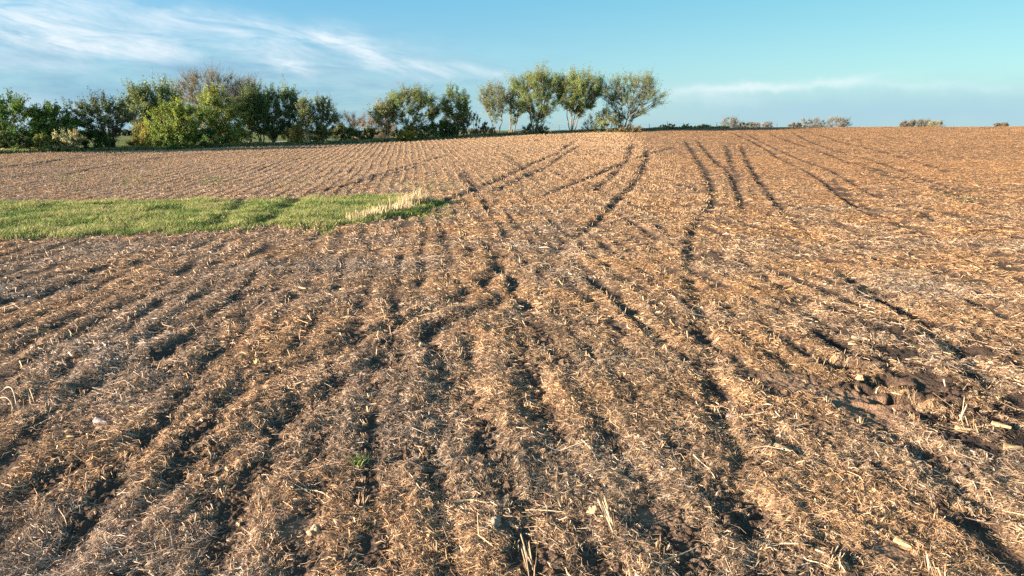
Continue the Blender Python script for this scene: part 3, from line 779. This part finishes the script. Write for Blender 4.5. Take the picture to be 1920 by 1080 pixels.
def plant(style, label, px, d, top, left, right, tint=None, cat='tree', name=None, group=None, seed=None, base=None, **ov):
    S = dict(STY[style]); S.update(ov)
    if tint is None: tint = S['tint']
    sd = seed if seed is not None else int(px * 7 + d * 13 + top)
    g = np.random.default_rng(sd)
    a = px_az(px); X, Y = d * math.sin(a), d * math.cos(a); Z = hz(X, Y)
    bx, by = project(X, Y, Z); cf = Y * CP - (Z - CAMZ) * SP; mpp = cf / FPX
    Ht = max(.8, (by - top) * mpp); Wl, Wr = max(.3, (px - left) * mpp), max(.3, (right - px) * mpp)
    # the crown may sit off the foot of the trunk
    cxo = (Wr - Wl) / 2; hw = (Wl + Wr) / 2; hd = hw * .8
    tt, ww = np.array(S['prof']).T
    tb = S['tb']
    isbush = style in ('bush', 'scrub')
    e = empty(name or ('bush' if isbush else 'tree'), (X, Y, Z), label, cat, group)
    def envel(t_): return np.interp((t_ - tb) / (1 - tb), tt, ww)
    def lump(th, t_): return 1 + .34 * float(pn(np.array([math.cos(th) * 1.6 + sd * .37]), np.array([math.sin(th) * 1.6 + t_ * 4.2]), 8)[0])
    # clump centres
    ncl = S['ncl']; cc = []
    tries = 0
    while len(cc) < ncl and tries < 4000:
        tries += 1
        t_ = tb + (1 - tb) * g.random()
        w = envel(t_)
        if g.random() > w ** .8: continue
        th = g.uniform(0, 2 * math.pi); rr = g.random() ** .40 * (1.03 - S['cr'] * .5)
        rr *= lump(th, t_)
        p = np.array([cxo * min(1, t_ * 1.6) + rr * w * hw * math.cos(th), rr * w * hd * math.sin(th), (t_ - S['cr'] * .55) * Ht])
        md = .55 * S['cr'] * Ht
        if tries < 3000 and any(np.sum((p - q) ** 2) < md * md for q in cc): continue
        cc.append(p)
    cc = np.array(cc)
    # stems
    polys = []; stems = []
    ns = S['ns']; sr = S['sr'] * Ht
    for k in range(ns):
        th = 2 * math.pi * (k + g.uniform(-.3, .3)) / ns; sp = g.uniform(.35, .75) if ns > 1 else .1
        topz = Ht * g.uniform(.72, .92)
        ex = cxo * .8 + sp * hw * math.cos(th); ey = sp * hd * math.sin(th)
        n_ = 9; s_ = np.linspace(0, 1, n_)
        b0 = np.array([math.cos(th), math.sin(th)]) * sr * (1.0 if ns > 1 else 0)
        wob = np.cumsum(g.normal(0, .012 * Ht, (n_, 2)), 0); wob[0] = 0
        P = np.stack([b0[0] + ex * s_ ** S['fan'] + wob[:, 0], b0[1] + ey * s_ ** S['fan'] + wob[:, 1], -.15 + (topz + .15) * s_ ** .95], 1)
        R = sr * (1 - .9 * s_) * g.uniform(.65, 1.0) / (1 + .10 * (ns - 1)) + .015
        polys.append((P, R, 6)); stems.append(P)
    SPt = np.concatenate(stems)
    if ns <= 3:
        # a shared bole below the fork
        P = np.stack([np.zeros(4), np.zeros(4), np.array([-.3, .0, .05, .11]) * Ht], 1); polys.append((P, np.array([sr * 1.35, sr * 1.1, sr * .95, sr * .8]), 8))
    leafV, leafT = [], []
    per = max(1, int(S['nl'] / max(1, len(cc))))
    for c in cc:
        dv = c - SPt; hd_ = np.hypot(dv[:, 0], dv[:, 1]); sc = hd_ + np.abs(dv[:, 2] - .75 * hd_) * .9 + (SPt[:, 2] < .10 * Ht) * (0 if isbush else 4)
        q = SPt[np.argmin(sc)]
        mid = (q + c) / 2 + np.array([0, 0, -.05 * np.linalg.norm(c - q)]) + g.normal(0, .03 * Ht, 3) * .5
        polys.append((np.array([q, mid, c]), np.array([.0075, .0050, .0028]) * Ht * .75, 4))
        cr = S['cr'] * Ht * g.uniform(.75, 1.3)
        od = c - np.array([cxo * .5, 0, .42 * Ht]); od = od / (np.linalg.norm(od) + 1e-6) * .6 + np.array([0, 0, .75])
        tips = c + g.normal(0, 1, (S['twig'], 3)) * cr * .58 + od * (cr * g.uniform(.1, 1.9, (S['twig'], 1)))
        for tp in tips:
            m2 = (c + tp) / 2 + g.normal(0, cr * .12, 3)
            polys.append((np.array([c, m2, tp]), np.array([.0026, .0018, .0009]) * Ht * .7 + (.004 if d < 150 else .014), 3))
        nn = max(2, int(per * g.uniform(.6, 1.4)))
        ti = g.integers(0, len(tips), nn)
        f_ = g.uniform(.05, 1.0, nn)[:, None]
        L = c + (tips[ti] - c) * f_ + g.normal(0, cr * (.17 if not isbush else .34), (nn, 3))
        leafV.append(L); kk = math.exp(g.normal(0, .22))
        hue = g.normal(0, .05)
        leafT.append(np.array(tint) * (LEAFK if style not in ('scrub', 'bare') else 1.15) * kk * np.array([1 + hue * 2, 1, 1 - hue]) * np.exp(g.normal(0, .2, nn))[:, None])
    fk_ = dict(dense=.14, column=.08, open=.06).get(style, 0)
    if fk_:
        m_ = int(S['nl'] * fk_ * 2); t_ = tb + (1 - tb) * g.random(m_); w = envel(t_); k_ = g.random(m_) < w; t_, w = t_[k_], w[k_]; m_ = len(t_)
        th = g.uniform(0, 6.283, m_); rr = g.random(m_) ** .5 * .92
        p = np.stack([cxo * np.minimum(1, t_ * 1.6) + rr * w * hw * np.cos(th), rr * w * hd * np.sin(th), t_ * Ht * .97], 1)
        k_ = (pn(p[:, 0] / (.13 * Ht) + sd, p[:, 2] / (.10 * Ht), 5) + .6 * pn(p[:, 1] / (.13 * Ht), p[:, 2] / (.12 * Ht) + sd, 6)) > -.12; p = p[k_]
        leafV.append(p); leafT.append(np.array(tint) * LEAFK * .95 * np.exp(g.normal(0, .22, len(p)))[:, None])
    L = np.concatenate(leafV); T = np.concatenate(leafT)
    # bring the finished crown to the tree's true height and spread
    fz = Ht / max(.3, np.percentile(L[:, 2], 98.6)); q0, q1 = np.percentile(L[:, 0], [1.2, 98.8]); fx = float(np.clip((Wl + Wr) / max(.3, q1 - q0), .6, 1.12))
    sh = .3 * ((Wr - Wl) / 2 - (q0 + q1) / 2 * fx) / (.65 * Ht)
    def fit(P): return np.stack([P[:, 0] * fx + sh * np.maximum(P[:, 2] * fz, 0), P[:, 1] * fx, P[:, 2] * fz], 1)
    L = fit(L); polys = [(fit(P), R, k) for P, R, k in polys]
    ok = L[:, 2] > .05; L, T = L[ok], T[ok]; n_ = len(L)
    if 'tint2' in S:
        q2 = g.random(n_) < .5; T[q2] = np.array(S['tint2']) * np.exp(g.normal(0, .2, q2.sum()))[:, None]
    A = g.normal(0, 1, (n_, 3)); A[:, 2] += .3; A /= np.linalg.norm(A, axis=1)[:, None]
    Bv = np.cross(A, g.normal(0, 1, (n_, 3))); Bv /= np.linalg.norm(Bv, axis=1)[:, None] + 1e-9
    sz = S['ls'] * g.uniform(.6, 1.35, n_)[:, None] * (d / 125.0) ** .5
    V = np.stack([L - A * sz * .75, L - Bv * sz * .38, L + A * sz * .75, L + Bv * sz * .38], 1).reshape(-1, 3)
    b = (np.arange(n_) * 4)[:, None]
    mk('foliage' if isbush else 'crown', V, b + np.array([0, 1, 2, 3]), M_leaf, e, tint=np.repeat(np.clip(T, .01, .8), 4, 0))
    VV, F4s, F3s, o_ = [], [], [], 0
    for P, R, k in polys:
        v, f4, f3 = frame_loft(P, R, k); VV.append(v); F4s.append(f4 + o_); F3s.append(f3 + o_); o_ += len(v)
    VV = np.concatenate(VV); bt = np.array(S.get('bark', (.17, .135, .10)))
    mk('stem' if isbush else 'trunk', VV, [np.concatenate(F4s), np.concatenate(F3s)], M_bark, e, tint=np.tile(bt, (len(VV), 1)), smooth=True)
    return e

OLIVE = (.095, .125, .038); GREEN = (.060, .108, .024); YGREEN = (.112, .145, .030); DARK = (.055, .092, .028)
# far left block
plant('dense', 'large dark green tree at the left edge, tallest of that dark clump', 12, 108, 186, -60, 78, GREEN, nl=30239)
plant('dense', 'rounded dark green tree right of the left-edge tree, above the cream blossom bush', 106, 106, 203, 66, 145, GREEN, nl=22680)
plant('dense', 'dark tree half cut off by the left edge, behind the edge tree', -55, 118, 200, -130, 10, DARK)
plant('bush', 'cream blossoming bush under the dark trees on the left', 118, 102, 247, 92, 152, (.30, .27, .15), 'bush', tint2=(.10, .12, .04), ls=.13, nl=6552)
plant('bush', 'low olive bush left of the cream blossoming bush', 72, 102, 256, 50, 92, (.13, .14, .04), 'bush')
plant('bush', 'dark low bush in the corner below the left-edge tree', 15, 101, 250, -25, 50, (.04, .06, .02), 'bush')
plant('bush', 'dark green bush between the blossoming bush and the forked tree', 175, 106, 246, 148, 200, DARK, 'bush')
plant('open', 'dark spreading tree with a low forked trunk beside the meadow gap', 206, 106, 186, 146, 246, (.060, .078, .036), bark=(.05, .04, .032), sr=.034)
plant('open', 'airy pale tree right of the dark forked tree', 268, 122, 165, 238, 298, (.095, .125, .045), ns=2)
plant('bush', 'yellow green bush at the foot of the airy pale tree', 262, 117, 234, 244, 290, (.14, .135, .035), 'bush')
plant('dense', 'tall olive tree between the airy pale tree and the bushy yellow green one', 312, 122, 162, 276, 346, OLIVE, nl=17640)
plant('dense', 'wide bushy yellow green tree reaching down to the field edge', 330, 112, 196, 284, 372, YGREEN, nl=23940)
plant('bush', 'green bush at the foot of the wide yellow green tree', 322, 109, 256, 288, 352, (.09, .13, .03), 'bush')
plant('bare', 'tallest tree of the row, brownish half bare crown above the green trees', 392, 142, 139, 338, 452, (.115, .122, .062), nl=16000, ncl=130)
plant('bare', 'flat topped half bare tree peeping over the dark trees', 468, 140, 152, 436, 494, (.11, .118, .065), nl=4536)
plant('dense', 'brightest full green tree in the middle of the left row', 422, 116, 172, 364, 462, (.105, .135, .030), nl=27720)
plant('bush', 'dark bush under the brightest green tree', 384, 112, 243, 350, 420, DARK, 'bush')
plant('dense', 'dark narrow tree with a bare lower trunk right of the brightest tree', 488, 118, 170, 456, 508, DARK, tb=.3, nl=13860)
plant('column', 'slim green tree next to the dark narrow tree', 512, 119, 171, 494, 534, (.075, .105, .040))
plant('column', 'slim green tree with a double pointed top, before the first gap of sky', 546, 120, 170, 524, 568, (.080, .112, .042))
plant('bush', 'small yellowish bush at the foot of the slim green trees', 548, 116, 236, 530, 566, (.20, .17, .055), 'bush')
plant('column', 'narrow tree with a pale trunk, left of the lone rounded column', 577, 115, 188, 560, 590, (.095, .12, .045), bark=(.34, .26, .18), nl=6552, tb=.3)
plant('column', 'lone rounded column of leaves left of the brown thicket', 606, 116, 187, 587, 632, (.075, .10, .042))
plant('bush', 'pale yellow sprouting bush below the narrow tree with the pale trunk', 590, 117, 240, 570, 610, (.18, .16, .05), 'bush', nl=3528)
# brown thicket and middle clump
plant('scrub', 'broad leafless reddish brown thicket in the gap', 668, 140, 214, 622, 706, (.23, .155, .095), 'thicket', name='thicket')
plant('scrub', 'second lower brown thicket touching the forked multi stem tree', 702, 136, 222, 672, 745, (.22, .16, .10), 'thicket', name='thicket')
plant('bush', 'dark green bush in front of the brown thicket', 645, 124, 237, 622, 668, (.065, .085, .025), 'bush')
plant('bush', 'second green bush in front of the brown thicket, nearer the multi stem tree', 685, 124, 241, 664, 706, (.075, .095, .03), 'bush')
plant('open', 'thin multi stem tree on the left side of the wide willow', 724, 118, 192, 696, 744, (.095, .115, .045), ns=5, bark=(.26, .19, .13), nl=7056)
plant('bush', 'bright yellow green bush at the foot of the wide willow', 757, 119, 240, 740, 778, (.14, .145, .035), 'bush')
plant('willow', 'wide grey green willow with golden stems left of the gap', 772, 121, 171, 722, 828, (.078, .108, .038), ns=6, bark=(.24, .18, .12), tb=.2)
plant('bush', 'dark bush right of the wide willow', 808, 123, 229, 782, 846, DARK, 'bush')
plant('bush', 'small grey green bush left of the lone upright willow', 838, 124, 222, 820, 856, (.075, .085, .045), 'bush')
plant('column', 'lone upright willow with several dark stems', 858, 124, 169, 831, 880, (.085, .120, .045), ns=5, bark=(.10, .08, .06), tb=.2)
plant('open', 'small side tree leaning right from the lone upright willow', 870, 125, 206, 858, 886, (.105, .115, .065), nl=3024)
plant('sapling', 'tiny leaning sapling in the gap before the willow row', 891, 126, 214, 884, 900, None, 'sapling', name='sapling')
plant('sapling', 'shortest sapling in the gap, nearest the willow row', 909, 127, 230, 903, 916, None, 'sapling', name='sapling')
plant('scrub', 'tan scrub at the foot of the first willow', 912, 128, 239, 896, 930, (.20, .16, .085), 'scrub', name='scrub')
# the willow row
plant('willow', 'first willow of the row, slender with two thin trunks', 931, 130, 161, 902, 954, (.082, .116, .036), ns=2, tb=.30, nl=12096)
plant('open', 'thin half hidden tree between the first and second willows', 960, 133, 166, 948, 986, (.105, .130, .045), ns=2, nl=4788)
plant('willow', 'second large willow of the row, fanning out over a fallen limb', 1002, 129, 138, 962, 1060, (.088, .122, .036), ns=8, tb=.24, bark=(.21, .165, .125))
plant('bush', 'dark brush around the foot of the willow with the fallen limb', 1004, 128, 232, 978, 1026, (.06, .07, .03), 'bush', nl=3528)
plant('willow', 'third willow of the row, upright with pale straight stems', 1072, 130, 141, 1042, 1130, (.086, .120, .037), ns=7, bark=(.25, .19, .14))
plant('willow', 'last and widest willow of the row, right hand end', 1168, 133, 143, 1118, 1248, (.072, .106, .035), ns=9, nl=26460, ncl=140, tb=.2)
plant('bush', 'olive bush leaning against the left side of the widest willow', 1142, 131, 203, 1112, 1166, (.105, .110, .035), 'bush', nl=5544)
plant('scrub', 'pale leafless scrub between the third and the widest willows', 1113, 135, 217, 1092, 1134, (.28, .22, .16), 'scrub', name='scrub', nl=2268)
plant('bush', 'low tan brush at the foot of the widest willow', 1180, 131, 233, 1156, 1206, (.16, .13, .06), 'bush', nl=2520)
plant('bush', 'small green bush on the skyline right of the widest willow', 1256, 143, 233, 1236, 1272, (.12, .12, .045), 'bush', nl=1764)
plant('bush', 'smallest green bush between two fence posts on the skyline', 1290, 146, 235, 1274, 1304, (.11, .115, .045), 'bush', nl=1512)
for i, (px, top, l, r, lb) in enumerate([(1318, 234, 1306, 1332, 'low greenish scrub left of the bare dome shaped bush'), (1368, 220, 1349, 1388, 'bare dome shaped bush, largest on the skyline ridge'),
      (1396, 230, 1386, 1411, 'dark rounded shrub just right of the bare dome shaped bush'), (1416, 230, 1408, 1424, 'thin wispy shrub on the skyline before the lone post'),
      (1438, 229, 1428, 1448, 'pair of wispy twigs on the skyline by the lone post'), (1488, 230, 1478, 1502, 'low dark shrub at the left of two grey thickets'),
      (1522, 222, 1500, 1544, 'grey bare thicket, left of the two on the ridge'), (1567, 220, 1547, 1592, 'grey bare thicket, right of the two on the ridge'),
      (1693, 228, 1686, 1702, 'small grey shrub at the start of the far right skyline group'), (1706, 226, 1700, 1715, 'upright grey shrub in the far right skyline group'),
      (1724, 225, 1717, 1733, 'tallest grey shrub of the far right skyline group'), (1737, 226, 1731, 1743, 'leaning grey shrub beside the yellow bush'),
      (1753, 227, 1738, 1768, 'yellow bush on the far right skyline'), (1870, 232, 1864, 1876, 'tiny brown shrub far right, left of a pair'), (1883, 231, 1877, 1889, 'tiny brown shrub far right, right of a pair')]):
    col = (.26, .24, .11) if i == 12 else (.10, .10, .05) if i in (0, 2) else (.12, .11, .085) if i > 12 else (.095, .105, .085)
    dd = 166 if px > 1450 else 160
    if i == 0: dd = 150
    plant('scrub', lb, px, dd, top, l, r, col, 'shrub', name='shrub', nl=(3600 if i not in (4, 3) else 700), ncl=60, twig=14, ls=.075, cr=.16, bark=(.17, .15, .13), sr=.02)

# fallen limb by the second willow
a = px_az(985); d = 127.0; X, Y = d * math.sin(a), d * math.cos(a); Z = hz(X, Y)
e = empty('fallen_branch', (X, Y, Z), 'grey fallen limb propped against the second willow', 'fallen branch')
V, F4, F3 = frame_loft(np.array([(-2.6, -.4, .15), (-1.2, -.2, .5), (.6, 0, 1.0), (2.2, .3, 1.9), (3.4, .6, 2.7)]), [.09, .12, .14, .12, .06], 7)
mk('limb', V, [F4, F3], M_bark, e, tint=np.tile((.30, .24, .18), (len(V), 1)))
for q, P in enumerate([[(-1.2, -.2, .5), (-2.0, -.6, .45), (-3.4, -.9, .3)], [(.6, 0, 1.0), (-.4, -.5, 1.0), (-1.8, -.9, .8)], [(2.2, .3, 1.9), (2.6, -.2, 1.4), (3.1, -.4, .8)]]):
    V, F4, F3 = frame_loft(np.array(P), [.06, .05, .03], 5); mk('twig', V, [F4, F3], M_bark, e, tint=np.tile((.30, .24, .18), (len(V), 1)))

# fence along the field edge
pxs = list(range(545, 1470, 42)); pxs += [1251, 1281, 1456]; pxs = sorted(p for p in pxs if p not in (1259, 1301, 1469))
pp = []
for q, px in enumerate(pxs):
    a = px_az(px); d = float(edge_r(np.array(a))) + (3.4 if px < 1230 else .9); X, Y = d * math.sin(a), d * math.cos(a); pp.append((X, Y, hz(X, Y)))
e = empty('wire_fence', pp[0], 'old post and wire fence along the edge of the field', 'fence')
tops = []
for q, (X, Y, Z) in enumerate(pp):
    ph = 1.25 + .2 * math.sin(q * 2.3); lx = .05 * math.sin(q * 5.1)
    V, F4, F3 = frame_loft(np.array([(0, 0, -.2), (lx * .5, 0, ph * .5), (lx, 0, ph)]), [.055, .05, .045], 7)
    ob = mk('post', V, [F4, F3], M_post, e, tint=np.tile((.24, .20, .16), (len(V), 1))); ob.location = (X - pp[0][0], Y - pp[0][1], Z - pp[0][2]); tops.append((X - pp[0][0] + lx, Y - pp[0][1], Z - pp[0][2] + ph))
T = np.array(tops)
for k in (.12, .45, .8):
    V, F4, F3 = frame_loft(T - np.array([0, 0, k]), [.006] * len(T), 3); mk('wire', V, [F4, F3], M_post, e, tint=np.tile((.25, .24, .23), (len(V), 1)))

# pale track beyond the trees, far woodland
m, t, b = mat('gravel'); tc = t.n('ShaderNodeTexCoord'); t.l(t.mix(t.noise(tc.outputs['Object'], 3, 4), (.36, .33, .29), (.52, .48, .42)), b.inputs['Base Color']); b.inputs['Roughness'].default_value = .95
aa = np.linspace(px_az(380), px_az(800), 60); rm = edge_r(aa) + 24 + 10 * (aa - aa[0])
V = []
for s_ in (-2.4, 2.4):
    x, y = (rm + s_) * np.sin(aa), (rm + s_) * np.cos(aa); V.append(np.stack([x, y, HZ(x, y) + .16], 1))
k = np.arange(59)
tag(mk('gravel_road', np.concatenate(V), np.stack([k, k + 1, 60 + k + 1, 60 + k], 1), m), 'pale gravel farm track beyond the tree row', 'road', kind='structure')

def wood(label, px0, px1, d, top, n, tint, seed):
    g = np.random.default_rng(seed); L, T = [], []
    a0, a1 = px_az(px0), px_az(px1)
    for k in range(n):
        a = g.uniform(a0, a1); dd = d * g.uniform(.94, 1.12); X, Y = dd * math.sin(a), dd * math.cos(a); Z = hz(X, Y)
        cf = Y * CP - (Z - CAMZ) * SP; by = project(X, Y, Z)[1]; Ht = max(2.0, (by - top) * cf / FPX) * g.uniform(.65, 1.1); W = Ht * g.uniform(.35, .6)
        m_ = 260; ph = g.normal(0, 1, (m_, 3)); ph /= np.linalg.norm(ph, axis=1)[:, None]
        p = ph * (g.random(m_)[:, None] ** .4) * np.array([W, W, Ht * .5]); p *= (1 + .2 * np.sin(ph[:, :1] * 5 + k))
        L.append(p + np.array([X, Y, Z + Ht * .5])); T.append(np.array(tint) * math.exp(g.normal(0, .2)) * np.exp(g.normal(0, .2, m_))[:, None])
    L, T = np.concatenate(L), np.concatenate(T); n_ = len(L)
    A = g.normal(0, 1, (n_, 3)); A /= np.linalg.norm(A, axis=1)[:, None]; Bv = np.cross(A, g.normal(0, 1, (n_, 3))); Bv /= np.linalg.norm(Bv, axis=1)[:, None]
    sz = g.uniform(.5, 1.1, n_)[:, None] * d / 420
    V = np.stack([L - A * sz, L - Bv * sz * .6, L + A * sz, L + Bv * sz * .6], 1).reshape(-1, 3)
    tag(mk('woodland', V, (np.arange(n_) * 4)[:, None] + np.array([0, 1, 2, 3]), M_leaf, tint=np.repeat(np.clip(T, .01, .6), 4, 0)), label, 'woodland', kind='stuff')
wood('far grey green woodland behind the meadow gap', -200, 640, 430, 242, 110, (.085, .10, .065), 5)
wood('farther hazy woodland along the horizon behind the brown thicket', 560, 900, 400, 243, 60, (.08, .09, .06), 6)

# ------------------------------------------------------------------ sky, sun, camera
SUN_EL, SUN_AZ = rad(12.5), math.atan2(-.94, -.34)      # towards the sun, azimuth from +Y to +X
sv = Vector((math.sin(SUN_AZ) * math.cos(SUN_EL), math.cos(SUN_AZ) * math.cos(SUN_EL), math.sin(SUN_EL)))
sl = bpy.data.lights.new('sun', 'SUN'); sl.energy = 5.0; sl.angle = rad(.6); sl.color = (1.0, .80, .615)
so = bpy.data.objects.new('sun', sl); C.objects.link(so); so.rotation_euler = (-sv).to_track_quat('-Z', 'Y').to_euler(); so.location = (-60, -60, 60)
W = bpy.data.worlds.new('World'); bpy.context.scene.world = W; W.use_nodes = True
t = NT(W.node_tree); bg = W.node_tree.nodes['Background']
sky = t.n('ShaderNodeTexSky', sky_type='NISHITA'); sky.sun_disc = False
sky.sun_elevation = SUN_EL; sky.sun_rotation = SUN_AZ; sky.altitude = 200; sky.air_density = 1.0; sky.dust_density = .6; sky.ozone_density = 1.6
tc = t.n('ShaderNodeTexCoord'); sx = t.n('ShaderNodeSeparateXYZ'); t.l(tc.outputs['Generated'], sx.inputs[0])
DEG = 57.29578
az0 = t.m('MULTIPLY', t.m('ARCTAN2', sx.outputs[0], sx.outputs[1]), DEG); el0 = t.m('MULTIPLY', t.m('ARCSINE', sx.outputs[2]), DEG)
cb = t.n('ShaderNodeCombineXYZ'); t.l(az0, cb.inputs[0]); t.l(el0, cb.inputs[1]); AE = cb.outputs[0]
w1 = t.n('ShaderNodeTexNoise'); t.l(AE, w1.inputs['Vector']); w1.inputs['Scale'].default_value = .30; w1.inputs['Detail'].default_value = 5; w1.inputs['Roughness'].default_value = .6
ws = t.n('ShaderNodeSeparateColor'); t.l(w1.outputs['Color'], ws.inputs[0])
az = t.m('ADD', az0, t.m('MULTIPLY', t.m('SUBTRACT', ws.outputs[0], .5), 4.0)); el = t.m('ADD', el0, t.m('MULTIPLY', t.m('SUBTRACT', ws.outputs[1], .5), 1.9))
def azel(px, py):
    d = ray(px, py); d = d / np.linalg.norm(d); return math.degrees(math.atan2(d[0], d[1])), math.degrees(math.asin(d[2]))
def blob(p0, p1, wid, hard=1.0):
    (a0, e0), (a1, e1) = azel(*p0), azel(*p1)
    ca, ce = (a0 + a1) / 2, (e0 + e1) / 2; L = math.hypot(a1 - a0, e1 - e0) / 2; c, s = (a1 - a0) / (2 * L), (e1 - e0) / (2 * L)
    wd = wid / FPX * DEG
    da, de = t.m('SUBTRACT', az, ca), t.m('SUBTRACT', el, ce)
    u = t.m('DIVIDE', t.m('ADD', t.m('MULTIPLY', da, c), t.m('MULTIPLY', de, s)), L)
    v = t.m('DIVIDE', t.m('SUBTRACT', t.m('MULTIPLY', de, c), t.m('MULTIPLY', da, s)), wd)
    u2 = t.m('POWER', t.m('ABSOLUTE', u), 3.0)
    return t.m('POWER', 2.71828, t.m('MULTIPLY', t.m('ADD', u2, t.m('MULTIPLY', v, v)), -hard))
def streaks(ang_deg, fu, fv, seed, detail=6):
    mp = t.n('ShaderNodeMapping'); t.l(AE, mp.inputs[0]); mp.inputs['Rotation'].default_value = (0, 0, rad(ang_deg)); 
    m2 = t.n('ShaderNodeMapping'); t.l(mp.outputs[0], m2.inputs[0]); m2.inputs['Scale'].default_value = (fu, fv, 1); m2.inputs['Location'].default_value = (seed, seed * 2, seed)
    return t.noise(m2.outputs[0], 1.0, detail, .62, .7)
def summ(ls):
    o = ls[0]
    for q in ls[1:]: o = t.m('ADD', o, q)
    return o
S1 = streaks(8, .16, .75, 3.3); S2 = streaks(-4, .10, .55, 9.1)
# bright cirrus
bright = summ([t.m('MULTIPLY', blob((-300, 10), (900, 130), 44), .42), t.m('MULTIPLY', blob((-300, -20), (225, 56), 40), 1.25), t.m('MULTIPLY', blob((60, 55), (330, 96), 24), .6), t.m('MULTIPLY', blob((210, 14), (720, 90), 20), .85),
               t.m('MULTIPLY', blob((580, 60), (690, 85), 18), .6), t.m('MULTIPLY', blob((440, 92), (600, 130), 20), .75), t.m('MULTIPLY', blob((660, 92), (760, 122), 18), .55),
               t.m('MULTIPLY', blob((740, 128), (850, 142), 14), 1.0), t.m('MULTIPLY', blob((840, 132), (960, 150), 11), .6), t.m('MULTIPLY', blob((280, 95), (420, 108), 14), .5), t.m('MULTIPLY', blob((-100, 110), (180, 128), 14), .35)])
S3 = streaks(14, .35, 2.6, 5.7, 8)
bright = t.m('MULTIPLY', t.m('MULTIPLY', bright, t.ramp(S1, .22, .66)), t.m('MULTIPLY_ADD', t.ramp(S3, .25, .7), .38, .62))
lowp = t.m('MULTIPLY', blob((-400, 205), (170, 215), 26), .55)
edge = t.m('MULTIPLY', summ([t.m('MULTIPLY', blob((1270, 174), (1640, 143), 8), .8), t.m('MULTIPLY', blob((1560, 155), (1900, 165), 7), .4), t.m('MULTIPLY', blob((1240, 178), (1420, 190), 12), .3)]), t.ramp(S2, .2, .6))
# grey blue cloud sheets
sheetL = t.m('MULTIPLY', blob((-600, 135), (960, 170), 88), t.ramp(S2, .15, .75))
sheetL = t.m('MULTIPLY', sheetL, .85)
sheetR = t.m('MULTIPLY', blob((1180, 212), (2500, 196), 38), .75)
grad = t.ramp(el0, 0.0, 12.0)
K = 1.0
base = t.mix(1.0, sky.outputs[0], (.80, 1.12, 1.08), 'MULTIPLY')
right = t.ramp(az0, -25, 35)
SKYK = 5.5
def cc_(r, g, b): return (r * SKYK, g * SKYK, b * SKYK)
grd_l = t.mix(grad, cc_(.34, .56, .73), cc_(.11, .41, .71)); grd_r = t.mix(grad, cc_(.37, .58, .66), cc_(.14, .455, .585))
top = t.ramp(el0, 12, 60)
mine = t.mix(top, t.mix(right, grd_l, grd_r), cc_(.07, .25, .50))
behind = t.ramp(sx.outputs[1], -.1, .4)
col = t.mix(t.m('MULTIPLY', behind, .7), base, mine)
col = t.mix(t.m('MULTIPLY', sheetL, .95, clamp=True), col, cc_(.165, .345, .53))
col = t.mix(t.m('MULTIPLY', sheetR, 1.0, clamp=True), col, cc_(.33, .53, .67))
col = t.mix(t.m('MINIMUM', lowp, .8), col, cc_(.58, .70, .80))
col = t.mix(t.m('MINIMUM', t.m('MULTIPLY', t.m('ADD', bright, edge), .66), .82), col, cc_(.84, .89, .93))
t.l(col, bg.inputs['Color']); bg.inputs['Strength'].default_value = .05

cam = bpy.data.cameras.new('camera'); cam.lens = 24; cam.sensor_width = 36; cam.clip_end = 12000; cam.clip_start = .05
co = bpy.data.objects.new('camera', cam); C.objects.link(co); co.location = (0, 0, CAMZ); co.rotation_euler = (math.pi / 2 - PITCH, 0, 0)
sc = bpy.context.scene; sc.camera = co
sc.view_settings.view_transform = 'Standard'; sc.view_settings.look = 'None'; sc.view_settings.exposure = 2.1; sc.view_settings.gamma = 1
sc.render.engine = 'CYCLES'; sc.cycles.use_denoising = False; sc.cycles.max_bounces = 6; sc.cycles.transparent_max_bounces = 4
